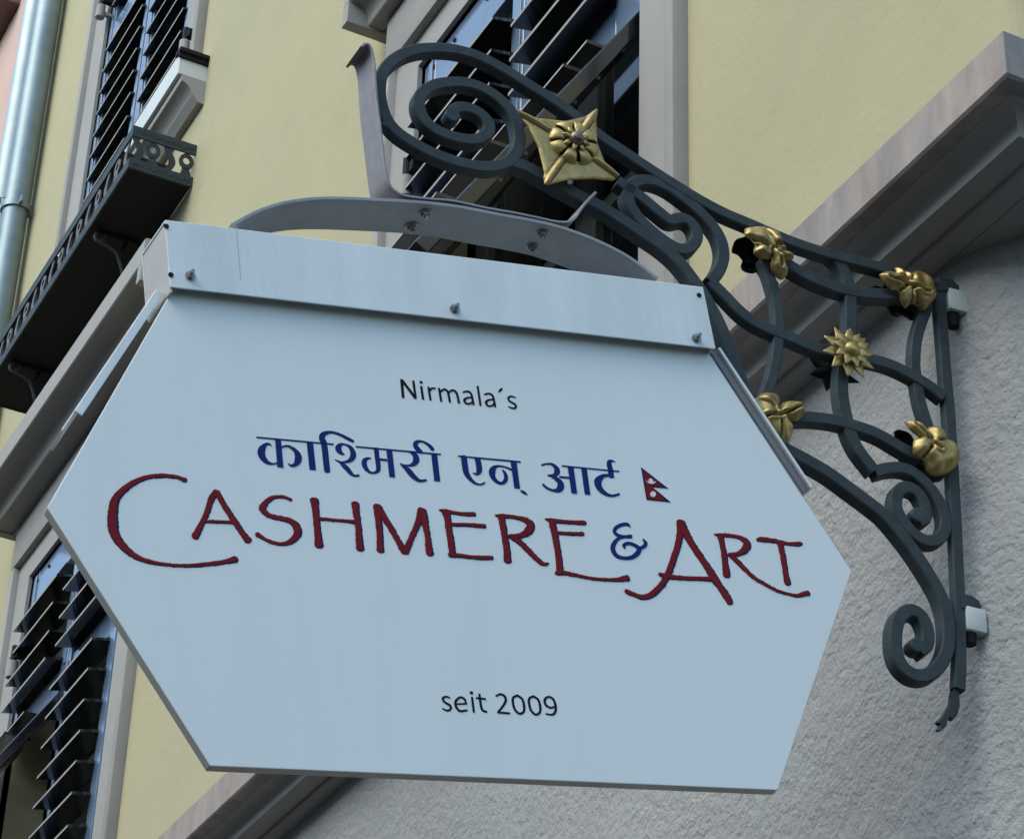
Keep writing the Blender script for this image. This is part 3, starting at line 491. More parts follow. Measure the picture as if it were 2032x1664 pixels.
for w in WIN:
    surround(w); window_inside(w)
    k = w['kind']; mid = (w['o0']+w['o1'])/2; g0, g1 = w['o0']+.012, w['o1']-.008
    zt = w['z1']-.008; zb = w['z0']+.03
    if k == 'A':
        hood(w, .125, 4.262+.012)
        leaf(g0, mid-.002, zt, 3.465, zb, True, near=.05); leaf(mid+.002, g1, zt, 3.465, zb, True)
        flap(g0+.01, mid-.004, 3.465, zb, 32); flap(mid+.004, g1-.01, 3.465, zb, 32)
    elif k == 'B':
        hood(w, .185, 4.262+.012)
        leaf(g0, mid-.002, zt, 3.465, zb, False, near=.05); leaf(mid+.002, g1, zt, 3.465, zb, True)
        flap(mid+.004, g1-.01, 3.465, zb, 32)
    else:
        leaf(g0, mid-.002, zt, 6.33, zb, False, .1, sx=.040); leaf(mid+.002, g1, zt, 6.33, zb, False, .1, sx=.040)
    # sill
    mb = MB(); z = w['z0']
    if k in 'AB': 
        mb.box(W-.07, W+.15, w['y0']-.03, w['y1']+.03, z-.045, z-.002, .004); hpart(mb, 'window_sill', TRIM)
    else:
        mb.box(W-.093, W+.15, w['y0']-.07, w['y1']+.03, z-.09, z-.004, .002); s = hpart(mb, 'window_sill', SILL)
        mb = MB(); y0, y1 = w['y0']-.075, w['y1']
        prof = [(0, z-.094), (.080, z-.094), (.080, z-.115)]+arcp((.078, z-.118), (.04, z-.155), (.05, z-.125), 5)+[(.02, z-.18), (.0, z-.182)]
        n = len(prof); v = [(W-a, y0, q) for a, q in prof]+[(W-a, y1, q) for a, q in prof]
        mb.add(v, [(i, (i+1) % n, n+(i+1) % n, n+i) for i in range(n)]+[tuple(range(n)), tuple(range(n, 2*n))]); hpart(mb, 'sill_moulding', TRIM)
        mb = MB(); mb.box(W-.098, W+.01, w['y0']-.078, w['y0']-.069, z-.03, z-.001, .002); mb.box(W-.10, W-.0, w['y0']-.085, w['y0']-.04, z-.012, z+.006, .003); q = mb.build('sill_cap', BLACK, s); q.matrix_parent_inverse = Matrix.Identity(4)
    # pintles of the shutters
    for yy, zz in {'A': ((4.40, 3.595),), 'B': ((7.30, 3.62),), 'C': ((6.285, 5.39), (7.42, 6.40)), 'D': ((w['o0']-.015, w['z0']+.17), (w['o1']+.02, 6.45))}[k]:
        mb = MB(); mb.cyl((W-.045, yy, zz-.035), (W-.045, yy, zz+.02), .017, n=14); mb.box(W-.045, W+.01, yy-.008, yy+.008, zz-.02, zz-.004, .002)
        q = hpart(mb, 'shutter_pintle', TRIM, smooth=True)
        mb = MB(); mb.cyl((W-.045, yy, zz+.0205), (W-.045, yy, zz+.075), .010, n=12); mb.box(W-.045, W+.01, yy-.028, yy-.002, zz+.03, zz+.06, .002)
        q2 = mb.build('pintle_pin', BLACK, q); q2.matrix_parent_inverse = Matrix.Identity(4)
# screws on the top rails
for w in WIN[:2]:
    mid = (w['o0']+w['o1'])/2
    for y in (w['o1']-.06, w['o1']-.17, mid+.10, mid+.2):
        mb = MB(); mb.cyl((XF-.003, y, w['z1']-.04), (XF+.0005, y, w['z1']-.04), .006, n=10); hpart(mb, 'screw', BLACK)

# ------------------------------------------------------------------ pink neighbour and the drainpipes at the joint
nb = tag(empty('pink_house', (W, 8.7, GROUND)), 'pink plastered neighbour house with grey framed band, beyond the drainpipes at upper left', 'house')
mb = MB(); mb.box(W+.05, BACK, 8.66, 20, GROUND, 13); o = mb.build('wall', PINK, nb); o.matrix_parent_inverse = Matrix.Translation(-nb.location)
mb = MB(); mb.box(W-.10, W+.05, 9.30, 16, 7.98, 8.02, .004); o = mb.build('white_moulding', WPAINT, nb); o.matrix_parent_inverse = Matrix.Translation(-nb.location)
mb = MB(); mb.box(W-.07, W+.05, 9.30, 16, 7.90, 7.979, .004); o = mb.build('brown_fillet', mat('brown paint', (.16, .10, .085), .7), nb); o.matrix_parent_inverse = Matrix.Translation(-nb.location)
mb = MB(); mb.box(W-.06, W+.05, 9.30, 16, 8.021, 8.36, .004); o = mb.build('dark_frieze', mat('dark grey paint', (.07, .07, .075), .6), nb); o.matrix_parent_inverse = Matrix.Translation(-nb.location)
mb = MB(); mb.box(W-.12, W+.05, 9.30, 16, 8.361, 8.40, .004); mb.box(W-.08, W+.05, 9.3, 16, 8.401, 9.2, .004); o = mb.build('eave_board', TRIM, nb); o.matrix_parent_inverse = Matrix.Translation(-nb.location)
ZINC2 = mat('pale zinc', (.42, .48, .50), .4, .3, var=[((.34, .40, .43), 8, .6)])
def pipe(px, py, rad, label, clamps, m=ZINC):
    e = tag(empty('drainpipe', (px, py, GROUND)), label, 'drainpipe', 'zinc drainpipes at the house joint')
    mb = MB(); zz = clamps[0]
    mb.cyl((0, 0, 0), (0, 0, zz-GROUND), rad*.955, n=40); mb.cyl((0, 0, zz-GROUND-.001), (0, 0, 14), rad, n=40); mb.build('pipe', m, e, smooth=True)
    for z in clamps:
        mb = MB(); mb.cyl((0, 0, z-GROUND-.018), (0, 0, z-GROUND+.012), rad+.006, n=40); mb.box(-.006, .006, -rad-.035, -rad, z-GROUND-.02, z-GROUND+.012, .002)
        mb.tube([(-rad-.002, -.02, z-GROUND+.02), (-rad-.012, -.0, z-GROUND+.03), (-rad-.008, .02, z-GROUND+.012)], .003); mb.box(0, .12, -.006, .006, z-GROUND-.02, z-GROUND+.01)
        mb.build('pipe_clamp', m, e, smooth=True)
    return e
pipe(W-.065, 8.20, .052, 'thick zinc drainpipe with a clamp, against the yellow wall at left', [5.98, 9.5])
pipe(W-.075, 8.385, .05, 'paler zinc drainpipe behind the clamped one, against the pink wall', [9.9, 12], ZINC2)

# ------------------------------------------------------------------ iron flower shelf under the upper window
def shelf(y0, y1, zb, label):
    P_ = .207; x0 = W-P_; e = tag(empty('window_balcony', (W, (y0+y1)/2, zb)), label, 'balcony')
    def pb(mb, name, m=IRON, smooth=False):
        o = mb.build(name, m, e, smooth); o.matrix_parent_inverse = Matrix.Translation(-e.location); return o
    zt = zb+.16
    mb = MB(); mb.box(x0+.004, W-.003, y0+.004, y1-.004, zb+.004, zb+.012); pb(mb, 'floor_plate', BLACK)
    for z, h, nm in ((zt-.04, .04, 'top_rail'), (zb, .037, 'bottom_rail')):
        mb = MB(); mb.box(x0, x0+.006, y0, y1, z, z+h, .001); mb.box(x0+.006, W, y0, y0+.006, z, z+h, .001); mb.box(x0+.006, W, y1-.006, y1, z, z+h, .001); rl = pb(mb, nm)
        mb = MB(); k = 0                    # cast ornament in low relief along the rail
        yy = x0+.012
        while yy < W-.015:
            hh = random.uniform(.010, .018); mb.box(yy, yy+.0035, y0-.0015, y0+.001, z+h/2-hh/2, z+h/2+hh/2); mb.box(yy+.0035, yy+.009, y0-.0015, y0+.001, z+h/2-random.uniform(-.006, .008), z+h/2+.002); yy += .0125
        o = mb.build('rail_ornament', IRON, rl); o.matrix_parent_inverse = Matrix.Identity(4); o['kind'] = 'stuff'
    def ring(mb, T):                        # flat ring with a stem, and wavy upright, in the (s, z) plane
        n = 20
        for ro, ri in ((.031, .012),):
            v = []
            for k in range(n):
                a = 2*math.pi*k/n
                v += [T(ro*math.cos(a)*.85, .014+ro*math.sin(a)*1.05, d) for d in (-.002, .002)]+[T(ri*math.cos(a), .016+ri*math.sin(a)*1.2, d) for d in (-.002, .002)]
            fc = []
            for k in range(n):
                q = (k+1) % n
                fc += [(4*k, 4*q, 4*q+2, 4*k+2), (4*k+1, 4*k+3, 4*q+3, 4*q+1), (4*k, 4*k+1, 4*q+1, 4*q), (4*k+2, 4*q+2, 4*q+3, 4*k+3)]
            mb.add(v, fc)
        v = [T(s, z, d) for d in (-.002, .002) for s, z in ((-.020, -.052), (.024, -.052), (.018, -.03), (.012, -.014), (-.012, -.014), (-.014, -.03))]
        mb.add(v, [tuple(range(6)), tuple(range(6, 12))]+[(k, (k+1) % 6, 6+(k+1) % 6, 6+k) for k in range(6)])
    def wave(mb, T):
        pts = [(.012*math.sin(t*math.pi*1.6-.5), -.052+.104*t) for t in [k/8 for k in range(9)]]
        v = [T(s+o_, z, d) for s, z in pts for o_, d in ((-.012, -.002), (.012, -.002), (.012, .002), (-.012, .002))]
        fc = [(4*i+k, 4*i+(k+1) % 4, 4*i+4+(k+1) % 4, 4*i+4+k) for i in range(8) for k in range(4)]
        mb.add(v, fc+[(0, 1, 2, 3), (32, 33, 34, 35)])
    zc = zb+.078
    for j, s in enumerate((.022, .072, .125, .18)):
        mb = MB(); T = (lambda s_, z_, d, s=s: (x0+s+s_*.9, y0+.006+d, zc+z_*.9))
        (wave if j % 2 == 0 else ring)(mb, T); pb(mb, 'end_ornament')
    n = int((y1-y0)/.085)
    protos = []
    for k in range(n):
        yy = y0+.05+k*(y1-y0-.09)/(n-1)
        if k < 2:
            mb = MB(); (wave if k == 0 else ring)(mb, lambda s_, z_, d: (x0+.006+d, s_, z_*.9)); o = mb.build('front_ornament', RUST, e); protos.append(o)
            o.matrix_parent_inverse = Matrix.Translation(-e.location); o.location = (0, yy, zc)
        else:
            o = protos[k % 2].copy(); COL.objects.link(o); o.parent = e; o.matrix_parent_inverse = Matrix.Translation(-e.location); o.location = (0, yy, zc)
    for a, b in ((y0+.16, y0+.72), (y0+.80, y1-.1)):
        mb = MB(); mb.box(x0+.014, W-.03, a, b, zb+.014, zt+.018, .004); pb(mb, 'plant_box', BLACK)
    for yy in (y0+.36, y1-.30):             # scrolled iron props underneath
        mb = MB(); S_ = [(x0+.045+.022*math.cos(a)*(1-k*.05), zb-.02+.022*math.sin(a)*(1-k*.05)) for k, a in enumerate([3.9-.5*k for k in range(12)])]
        mb.tube([(x, yy, z) for x, z in S_[::-1]]+[(x0+.07, yy, zb-.045), (x0+.10, yy, zb-.06), (x0+.118, yy, zb-.10), (x0+.135, yy, zb-.15), (x0+.17, yy, zb-.20), (W-.01, yy, zb-.22)], .0062); pb(mb, 'scroll_prop', IRON, True)
        mb = MB(); mb.tube([(x0+.03, yy, zb-.004), (W-.01, yy, zb-.004)], .008); mb.tube([(W-.08, yy, zb-.01), (W-.095, yy, zb-.05), (W-.06, yy, zb-.07), (W-.04, yy, zb-.045)], .006); pb(mb, 'prop_arm', BLACK, True)
    return e
shelf(6.165, 7.68, 4.768, 'shallow black iron window balcony with ring ornaments, on the yellow wall at upper left')

# ------------------------------------------------------------------ wrought-iron bracket
MMM = 1e-4
a5 = math.radians(5)
E1 = Vector((math.cos(a5), -math.sin(a5), 0)); NN = Vector((math.sin(a5), math.cos(a5), 0))
def frame(o, ex, ey, ez): return Matrix(((ex.x, ey.x, ez.x, o[0]), (ex.y, ey.y, ez.y, o[1]), (ex.z, ey.z, ez.z, o[2]), (0, 0, 0, 1)))
BR = tag(empty('sign_bracket', mtx=frame(O_BRK, E1, NN, Vector((0, 0, 1)))), 'dark wrought iron scroll bracket with gilt leaves and rosettes, fixed to the stucco wall', 'bracket')
D = .019
IRONM = {}
for k, (nm, wd, pts) in enumerate(BARS):
    P = catmull([(x*MMM, z*MMM) for x, z in pts], .004)
    if nm in ('h2', 'loop'): pass
    P = smooth_pts(P, 2); w0 = wd*MMM; mb = MB()
    y0 = .0004*k; y1 = D+.0005*((k*7) % 10)
    bar_mesh(mb, P, w0, y0, y1)
    for bn, (bx, bz), br in BLOBS:
        if bn == nm:
            n = 28; prof = [(br*MMM-.0018, y0+.0002), (br*MMM, y0+.002), (br*MMM, y1-.002), (br*MMM-.0018, y1-.0002)]
            v = [(bx*MMM+rr*math.cos(2*math.pi*i/n), yy, bz*MMM+rr*math.sin(2*math.pi*i/n)) for rr, yy in prof for i in range(n)]
            fc = [(j*n+i, j*n+(i+1) % n, (j+1)*n+(i+1) % n, (j+1)*n+i) for j in range(3) for i in range(n)]+[tuple(range(n)), tuple(range(3*n, 4*n))]
            mb.add(v, fc)
    mb.build('scroll_bar' if nm != 'vert' else 'wall_bar', IRON, BR, smooth=True)
mb = MB(); P = [(x*MMM, z*MMM) for x, z in DROP]
n = len(P); cx_ = sum(p[0] for p in P)/n
v = []
for yy, sc in ((.004, .82), (.006, 1), (.010, 1), (.012, .82)):
    for x, z in P: v.append((cx_+(x-cx_)*sc+0, yy+.25*(x-cx_), z))
mb.add(v, [(j*n+i, j*n+(i+1) % n, (j+1)*n+(i+1) % n, (j+1)*n+i) for j in range(3) for i in range(n)]+[tuple(range(n)), tuple(range(3*n, 4*n))])
tag(mb.build('torn_tip', IRON, BR, smooth=True), 'torn, bent lower tip of the wall bar')
for j, poly in enumerate(LUG):
    P = [(x*MMM, z*MMM) for x, z in poly]; mb = MB()
    dd = [(.001, .024), (.005, .024), (.001, .024), (.005, .028), (.002, .018), (.002, .018)][j]
    if j in (0, 2): 
        xs = [q[0] for q in P]; zs_ = [q[1] for q in P]; mb.box(min(xs), max(xs)+.006, dd[0], dd[1], min(zs_), max(zs_), .003); mb.build('wall_block', WPAINT, BR, smooth=True)
    elif j in (1, 3):
        xs = [q[0] for q in P]; zs_ = [q[1] for q in P]; mb.cyl(((min(xs)+max(xs))/2, .016, min(zs_)), ((min(xs)+max(xs))/2, .016, max(zs_)+.002), (max(xs)-min(xs))*.42, (max(xs)-min(xs))*.52, n=14); mb.build('bolt_stub', BLACK, BR, smooth=True)
    else: prism(mb, P, *dd); mb.build('wall_lug', IRON, BR)
# small rivets where the scrolls touch
def gleaf(poly, vein, yf, name, m, hs, flip=1):
    out = [(x*MMM, z*MMM) for x, z in poly]
    C2 = catmull(out+[out[0]], .003)[:-1]; C2 = [(a[0], a[1]) for a in C2]
    V2 = [(x*MMM, z*MMM) for x, z in vein]
    cxx = sum(p[0] for p in C2)/len(C2); czz = sum(p[1] for p in C2)/len(C2)
    creases = []; sgn = 1 if sum((out[i-1][0]*out[i][1]-out[i][0]*out[i-1][1]) for i in range(len(out))) > 0 else -1
    for i in range(len(out)):
        a, b, c = out[i-1], out[i], out[(i+1) % len(out)]
        cr = ((b[0]-a[0])*(c[1]-b[1])-(b[1]-a[1])*(c[0]-b[0]))*sgn
        if cr < -4e-5*.6: creases.append((b, (b[0]+(cxx-b[0])*.72, b[1]+(czz-b[1])*.72)))
    def h(d, x, z):
        lobes = noise.noise(Vector((x*60+hs, z*60, hs)))
        puff = .0105*(1-math.exp(-d/.0040)) + .0030*lobes*min(1, d/.006)
        for q0, q1 in creases:
            dc = pline_d((x, z), [q0, q1], False)[0]; puff -= .0062*math.exp(-(dc/.0026)**2)*min(1, d/.0025)
        dv = pline_d((x, z), V2, False)[0]
        return puff-.0050*math.exp(-(dv/.0017)**2)+.0022*math.exp(-((dv-.0042)/.0018)**2)+.0015*math.sin((x-cxx)*260)*min(1, d/.008) - .35*max(0, abs(z-czz)-.012)
    return sheet(name, relief(C2, .0013, h, yf, flip=flip), m, BR)
for k, (poly, vein) in enumerate(zip(LEAF, VEIN)):
    o = gleaf(poly, vein, -.008, 'gilt_leaf', GOLD, k*3.7+1)
    # its twin on the back of the ironwork, painted black
    sh_ = [(x, z) for x, z in poly]
    gleaf(sh_, vein, D+.012, 'rear_leaf', BLACK, k*2.9+5, flip=-1)
# four-pointed star plate with turned-down rosette and boss
star = [(x*MMM, z*MMM) for x, z in ROS]; cx_, cz_ = ROSC[0]*MMM, ROSC[1]*MMM
tips = [star[0], star[4], star[8], star[12]]
def hstar(d, x, z):
    rr = min(pline_d((x, z), [(cx_, cz_), t], False)[0] for t in tips)
    far = max(0, min(1, (math.dist((x, z), (cx_, cz_))-.026)/.012))
    return far*.0042*math.exp(-(rr/.0034)**2)+.002*min(1, d/.004)-.0016*math.exp(-((rr-.0058)/.0014)**2)
pl = sheet('star_plate', relief(star, .0014, hstar, -.016), GOLD, BR)
def petal_ring(n, r0, r1, wd, y0, lift, curl, name, m, parent, cx, cz, point=.0, rot=0, asp=1.0):
    """n cupped petals; each its own mesh, shared data"""
    ni, nj = 9, 7; v = []; 
    for i in range(ni):
        t = i/(ni-1); rr = r0+(r1-r0)*t
        half = wd*(math.sin(math.pi*(.18+.70*t))**(.7) if point == 0 else (1-abs(t-.42)/.60 if t > .42 else .55+.45*t/.42))*.5
        half = max(half, .0004)
        for j in range(nj):
            s = -1+2*j/(nj-1)
            y = y0-lift*math.sin(math.pi*min(1, t*1.05))+curl*t*t+.25*half*s*s
            v.append((half*s, y, rr))
    F_ = [(i*nj+j, i*nj+j+1, (i+1)*nj+j+1, (i+1)*nj+j) for i in range(ni-1) for j in range(nj-1)]
    me = mesh(v, F_, True); me.materials.append(m)
    for k in range(n):
        o = bpy.data.objects.new(name, me); COL.objects.link(o); o.parent = parent
        o.location = (cx, 0, cz); o.rotation_euler = (0, rot+2*math.pi*k/n, 0); o.scale = (1, 1, asp)
        md = o.modifiers.new('sheet', 'SOLIDIFY'); md.thickness = .0011; md.offset = 0
def rolled_petals(n, r0, r1, frac, y0, h, name, m, parent, cx, cz, rot=0, tip=0):
    ni, nj = 9, 9; v = []
    for i in range(ni):
        t = i/(ni-1); rr = r0+(r1-r0)*t
        for j in range(nj):
            q = -1+2*j/(nj-1); th = q*math.pi/n*frac*(1-.12*t)
            rad = rr*(1-tip*abs(q)*t*.5)
            y = y0-h*math.sin(math.pi*(.06+.94*t))**.7*(1-.3*q*q)+.004*t*t
            v.append((rad*math.sin(th), y, rad*math.cos(th)))
    me = mesh(v, [(i*nj+j, i*nj+j+1, (i+1)*nj+j+1, (i+1)*nj+j) for i in range(ni-1) for j in range(nj-1)], True); me.materials.append(m)
    for k in range(n):
        o = bpy.data.objects.new(name, me); COL.objects.link(o); o.parent = parent
        o.location = (cx, 0, cz); o.rotation_euler = (random.uniform(-.05, .05), rot+2*math.pi*k/n+random.uniform(-.05, .05), 0)
        md = o.modifiers.new('sheet', 'SOLIDIFY'); md.thickness = .0012; md.offset = 0
def boss(cx, cz, y, rad, m, parent, n=24):
    mb = MB(); v = []; rows = 9
    for i in range(rows):
        t = math.pi/2*i/(rows-1); rr = max(rad*math.cos(t), .0002)
        v += [(cx+rr*math.cos(2*math.pi*k/n), y-rad*.95*math.sin(t), cz+rr*math.sin(2*math.pi*k/n)) for k in range(n)]
    mb.add(v, [(i*n+k, i*n+(k+1) % n, (i+1)*n+(k+1) % n, (i+1)*n+k) for i in range(rows-1) for k in range(n)])
    mb.cyl((cx, y+.02, cz), (cx, y, cz), rad*.98, rad*.98, n=n)
    mb.build('boss', m, parent, smooth=True)
rolled_petals(8, .013, .0375, .88, -.0205, .0085, 'petal', GOLD, BR, cx_, cz_, rot=.2)
mb = MB(); mb.cyl((cx_, -.0165, cz_), (cx_, -.0195, cz_), .031, .029, n=32); mb.build('rosette_base', BLACK, BR)
rolled_petals(8, .010, .0250, .66, -.0285, .0022, 'inner_petal', GOLD, BR, cx_, cz_, rot=.2, tip=.9)
BRONZE = mat('tarnished bronze knob', (.16, .115, .07), .35, .6, var=[((.08, .055, .035), 40, .7), ((.35, .33, .30), 120, .4)])
boss(cx_, cz_, -.029, .0108, BRONZE, BR)
fx, fz = FL2[0]*MMM, FL2[1]*MMM
petal_ring(10, .008, .041, .0205, -.010, .004, -.002, 'sharp_petal', GOLD, BR, fx, fz, point=1, rot=.1)
petal_ring(10, .007, .030, .0165, -.018, .005, -.004, 'sharp_petal', GOLD, BR, fx, fz, point=1, rot=.1+math.pi/10)
boss(fx, fz, -.018, .0125, GOLD, BR)
petal_ring(8, .006, .042, .020, D+.012, -.004, .002, 'rear_petal', BLACK, BR, fx, fz, point=1, rot=.3)
for (bx, bz) in ((cx_, cz_), (fx, fz)):
    mb = MB(); mb.cyl((bx, -.016, bz), (bx, D+.015, bz), .007, n=12); mb.build('rosette_stem', BLACK, BR)

# ------------------------------------------------------------------ the hanging sign
EU = E1*math.cos(RHO)+Vector((0, 0, math.sin(RHO))); EV = -E1*math.sin(RHO)+Vector((0, 0, math.cos(RHO)))
SG = tag(empty('hanging_sign', mtx=frame(O_SIGN, EU, NN, EV)), 'white six-sided shop sign reading Cashmere & Art under an aluminium header, hanging from the iron bracket', 'sign')
hexa = [(x*MMM, z*MMM) for x, z in HEX]
mb = MB(); prism(mb, hexa, 0, .0165)
me = fix(mesh(mb.v, mb.f)); me.materials.append(WHITE); me.materials.append(EDGE)
for pgn in me.polygons: pgn.material_index = 0 if abs(pgn.normal.y) > .9 and pgn.center.y < .008 else 1
pan = bpy.data.objects.new('panel', me); COL.objects.link(pan); pan.parent = SG
bv = pan.modifiers.new('bevel', 'BEVEL'); bv.width = .0012; bv.segments = 2
# header: folded aluminium channel, 80 mm deep
hd = [(x*MMM, z*MMM) for x, z in HEAD]; t = .0025; y0, y1 = -.016, .066
(xa, za), (xb, zb_), (xc, zc_), (xd, zd) = hd
mb = MB(); prism(mb, [hd[0], hd[1], hd[2], hd[3]], y0, y0+t); me = fix(mesh(mb.v, mb.f))
o = link('header_front', me, ALU, SG); bv = o.modifiers.new('bevel', 'BEVEL'); bv.width = .0012; bv.segments = 2
mb = MB(); prism(mb, [hd[0], hd[1], hd[2], hd[3]], y1-t, y1); o = mb.build('header_back', ALU, SG)
mb = MB(); prism(mb, [(xa, za-.001), (xd, zd-.001), (xd, zd-t-.001), (xa, za-t-.001)], y0+t, y1-t); mb.build('header_top', ALU, SG)
def endcap(xt, zt_, xb2, zb2, s, nm):
    mb = MB(); prism(mb, [(xt+s*.001, zt_-.001), (xt+s*.0035, zt_-.001), (xb2+s*.0035, zb2+.001-(.006 if s > 0 else 0)), (xb2+s*.001, zb2+.001-(.006 if s > 0 else 0))], y0+t+.0002, y1-t-.0002); return mb.build(nm, ALUC if s > 0 else ALU, SG)
STRAPM = mat('bare flat iron strap', (.27, .26, .28), .5, .2, var=[((.22, .21, .22), 14, .6), ((.40, .38, .40), 40, .4), ((.20, .13, .10), 9, .3)], bump=.0006, bscale=50)
SEAMM = mat('seam sealant', (.36, .38, .38), .6)
ALUA = mat('weathered aluminium strap', (.29, .30, .315), .5, .1, spec=.2, var=[((.22, .23, .245), 8, .6), ((.38, .39, .40), 25, .4)])  # shade under the arch put into a darker strap colour
ALUC = mat('warm dull aluminium', (.60, .55, .52), .5, .35, var=[((.52, .47, .44), 9, .5)])
endcap(xa, za, xb, zb_, 1, 'header_end_cap'); endcap(xd, zd, xc, zc_, -1, 'header_end_cap')
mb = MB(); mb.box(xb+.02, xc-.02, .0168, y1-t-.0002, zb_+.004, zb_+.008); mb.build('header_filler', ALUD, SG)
mb = MB(); (sx, sz), (ex, ez) = [(x*MMM, z*MMM) for x, z in SEAM]; bar_mesh(mb, [(sx, sz), (ex, ez)], .0009, y0-.0003, y0+.001, .0002); mb.build('header_seam', SEAMM, SG)
for (x, z) in HB:
    x, z = x*MMM, z*MMM; mb = MB(); mb.cyl((x, y0-.0015, z), (x, y0, z), .0068, n=20); w_ = mb.build('washer', STEEL, SG)
    mb = MB(); mb.cyl((x, y0-.006, z), (x, y0-.0015, z), .005, n=6); mb.cyl((x, y0-.013, z), (x, y0-.006, z), .0024, n=10); mb.build('bolt', STEEL, SG)
for (x, z) in HR+[(HR[0][0]+7330, HR[0][1]-60)]:
    x, z = x*MMM, z*MMM; mb = MB(); mb.cyl((x, y0-.0012, z), (x, y0, z), .0034, n=14); mb.build('rivet', BLACK, SG)
# edge rails along the upper slanted sides
def rail(p, q, off, wd, ya, yb, nm, m):
    p = Vector((p[0]*MMM, p[1]*MMM)); q = Vector((q[0]*MMM, q[1]*MMM)); d = (q-p).normalized(); nrm = Vector((-d.y, d.x))
    if nrm.dot(p) < 0: nrm = -nrm
    a = p+nrm*off; b = q+nrm*off; mb = MB(); prism(mb, [tuple(a), tuple(b), tuple(b+nrm*wd), tuple(a+nrm*wd)], ya, yb)
    o = mb.build(nm, m, SG); bv = o.modifiers.new('bevel', 'BEVEL'); bv.width = .0008; bv.segments = 2; return o
rail(LR[0], (LR[1][0]+150, LR[1][1]+250), .0062, .0105, .004, .0075, 'edge_rail', ALU)
rail(LR[0], LR[1], .0150, .0022, .0077, .060, 'rail_web', ALU)
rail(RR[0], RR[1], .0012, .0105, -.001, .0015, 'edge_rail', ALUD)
rail(RR[0], RR[1], .0118, .0045, -.006, .030, 'rail_web', ALU)
# arched aluminium strap over the header
P = smooth_pts(catmull([(x*MMM, z*MMM) for x, z in ARCH], .006), 1)
mb = MB(); bar_mesh(mb, P, .0052, -.010, .064, .0006); mb.build('arch_strap', ALUA, SG, smooth=True)
P = catmull([(x*MMM, z*MMM) for x, z in STRAP], .004); P = smooth_pts(P, 1)
mb = MB(); bar_mesh(mb, [(x, z) for x, z in P], .0036, -.010, .040, .0006); hs = mb.build('hanger_strap', STRAPM, SG, smooth=True)
def nrm_at(x, z, Pth):
    k = min(range(len(Pth)), key=lambda i: (Pth[i][0]-x)**2+(Pth[i][1]-z)**2); return Vector((Pth[k][0], Pth[k][1])), Vector(normals2(Pth)[k])
AP = smooth_pts(catmull([(x*MMM, z*MMM) for x, z in ARCH], .006), 1)
for (x, z), yy in list(zip(AB, (.008, .008)))+list(zip(AB2, (.042, .042))):
    q, nr = nrm_at(x*MMM, AP[0][1] if False else z*MMM, AP)
    if nr.y > 0: nr = -nr
    base = Vector((q.x, yy, q.y)); d = Vector((nr.x, 0, nr.y))
    mb = MB(); mb.cyl(base+d*.0028, base+d*.0042, .0092, n=20); mb.cyl(base+d*.0042, base+d*.0095, .0066, n=6); mb.cyl(base+d*.0095, base+d*.0135, .0036, n=12)
    mb.cyl(base-d*.0045, base-d*.0095, .009, .007, n=14); mb.build('strap_bolt', STEEL, SG, smooth=True)
# bolt holding the strap to the scroll, and its slot
def sgpt(i): return Vector((STRAP[i][0]*MMM, 0, STRAP[i][1]*MMM))
q = sgpt(8); mb = MB(); mb.cyl(q+Vector((-.004, .02, -.004)), q+Vector((-.001, .02, -.004)), .006, n=12); mb.build('strap_bolt', BLACK, SG)
mb = MB(); mb.cyl(q+Vector((.012, .018, -.012)), q+Vector((.022, .018, -.014)), .005, n=12); mb.build('strap_bolt', IRON, SG)

# the header box and the straps run back square to the house, 5 degrees off the sheet's own normal
bpy.context.view_layer.update()
for o in list(SG.children):
    if o.name.split('.')[0] in ('header_back', 'header_top', 'header_end_cap', 'arch_strap', 'hanger_strap'):
        for vv in o.data.vertices:
            dy = vv.co.y-y0; vv.co.x -= .0861*dy; vv.co.z += .0135*dy
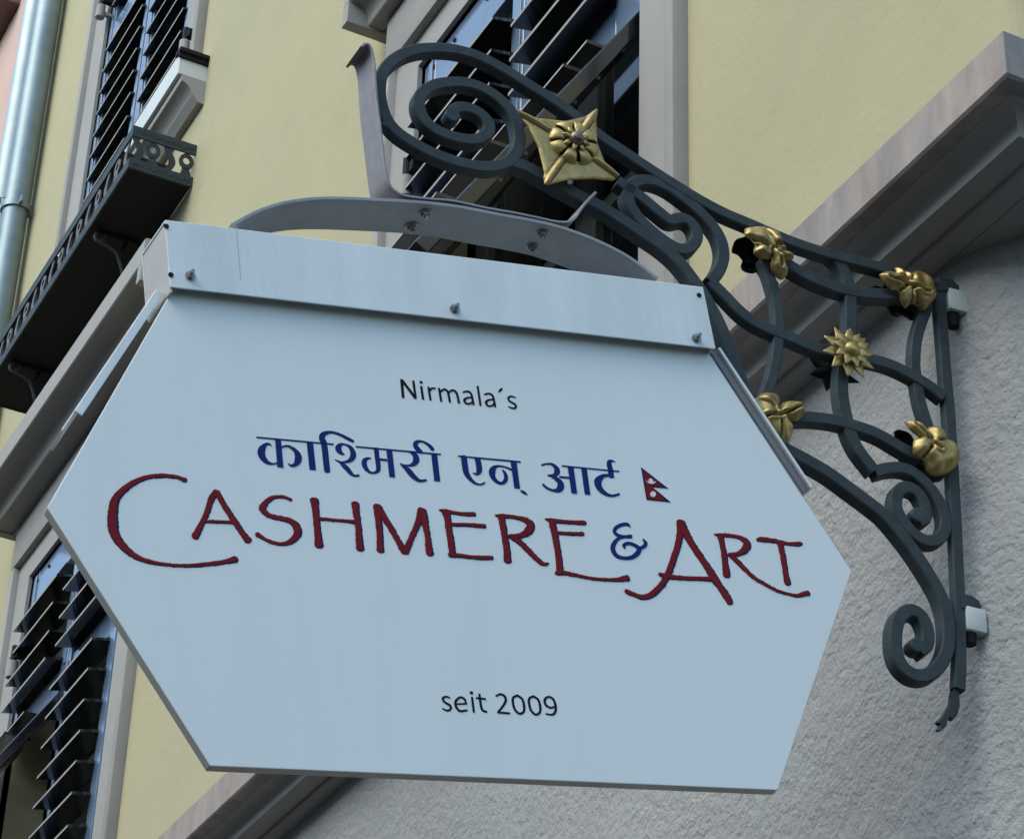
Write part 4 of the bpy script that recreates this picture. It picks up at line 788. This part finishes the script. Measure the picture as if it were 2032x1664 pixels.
# ------------------------------------------------------------------ lettering: cut foil on the sheet
def ribbon(mb, st, y, t=.0002, dw=1.0, off=(0, 0), rough=0, seed=0, cap=True):
    P = catmull(st, 12 if rough else 8); P = [(p[0]*MMM+off[0], p[1]*MMM+off[1], max(p[2], 2)*MMM*dw) for p in P]
    N = normals2(P); n = len(P); L = []; Rr = []
    for i, (p, nn) in enumerate(zip(P, N)):
        h = p[2]/2
        a = b = 0
        if rough:
            a = rough*(noise.noise(Vector((p[0]*430, p[1]*430, seed)))*1.1+(.5 if noise.noise(Vector((p[0]*160, p[1]*160, seed+9))) > .25 else -.2))
            b = rough*(noise.noise(Vector((p[0]*430, p[1]*430, seed+31)))*1.1+(.5 if noise.noise(Vector((p[0]*160, p[1]*160, seed+50))) > .25 else -.2))
        L.append((p[0]+nn[0]*(h+a), p[1]+nn[1]*(h+a))); Rr.append((p[0]-nn[0]*(h+b), p[1]-nn[1]*(h+b)))
    d0 = (-N[0][1], N[0][0]); d1 = (-N[-1][1], N[-1][0])
    v = []; k = .25 if cap else 0
    s0 = (P[0][0]+d0[0]*-0, P[0][1]); 
    pts = list(zip(L, Rr))
    if cap:
        e0 = Vector((P[0][0]-P[1][0], P[0][1]-P[1][1])).normalized()*P[0][2]*k; e1_ = Vector((P[-1][0]-P[-2][0], P[-1][1]-P[-2][1])).normalized()*P[-1][2]*k
        c0 = (P[0][0], P[0][1]); c1 = (P[-1][0], P[-1][1])
        f0 = tuple((c0[i]+(l-c0[i])*.45+e0[i]) for i, l in enumerate(L[0])); g0 = tuple((c0[i]+(l-c0[i])*.45+e0[i]) for i, l in enumerate(Rr[0]))
        f1 = tuple((c1[i]+(l-c1[i])*.45+e1_[i]) for i, l in enumerate(L[-1])); g1 = tuple((c1[i]+(l-c1[i])*.45+e1_[i]) for i, l in enumerate(Rr[-1]))
        pts = [(f0, g0)]+pts+[(f1, g1)]
    for a, b in pts: v += [(a[0], y, a[1]), (b[0], y, b[1]), (a[0], y+t, a[1]), (b[0], y+t, b[1])]
    fc = []
    for i in range(len(pts)-1):
        q = 4*i; fc += [(q, q+1, q+5, q+4), (q, q+4, q+6, q+2), (q+1, q+3, q+7, q+5)]
    m_ = 4*(len(pts)-1); fc += [(0, 2, 3, 1), (m_, m_+1, m_+3, m_+2)]
    mb.add(v, fc)
for gi, (kind, strokes) in enumerate(GLYPHS):
    mb = MB(); y = -.0005
    if kind == 'red':
        sb = MB()
        for si, st in enumerate(strokes):
            ribbon(sb, st, -.00045-.00008*si, dw=1.0, rough=.0007, seed=gi*7+si, off=(.0005, -.0003))
            ribbon(mb, st, -.0010-.00008*si, dw=.74, rough=.00035, seed=gi*7+si, off=(-.0006, .0002))
        lt = mb.build('letter', RED, SG); so = sb.build('letter_outline', NAVY, lt)
    else:
        for si, st in enumerate(strokes): ribbon(mb, st, y-.00012*si, cap=(kind == 'black' or len(st) > 2))
        mb.build('letter', BLUE if kind == 'blue' else INK, SG)
def flat(poly, y, nm, m, parent):
    mb = MB(); prism(mb, [(x*MMM, z*MMM) for x, z in poly], y-.0002, y); return mb.build(nm, m, parent)
fl = flat(FLAG['navy'], -.0004, 'pennant_emblem', NAVY, SG)
flat(FLAG['red'], -.0008, 'emblem_field', RED, fl); flat(FLAG['moon'], -.0012, 'emblem_moon', WFOIL, fl); flat(FLAG['sun'], -.0012, 'emblem_sun', WFOIL, fl)
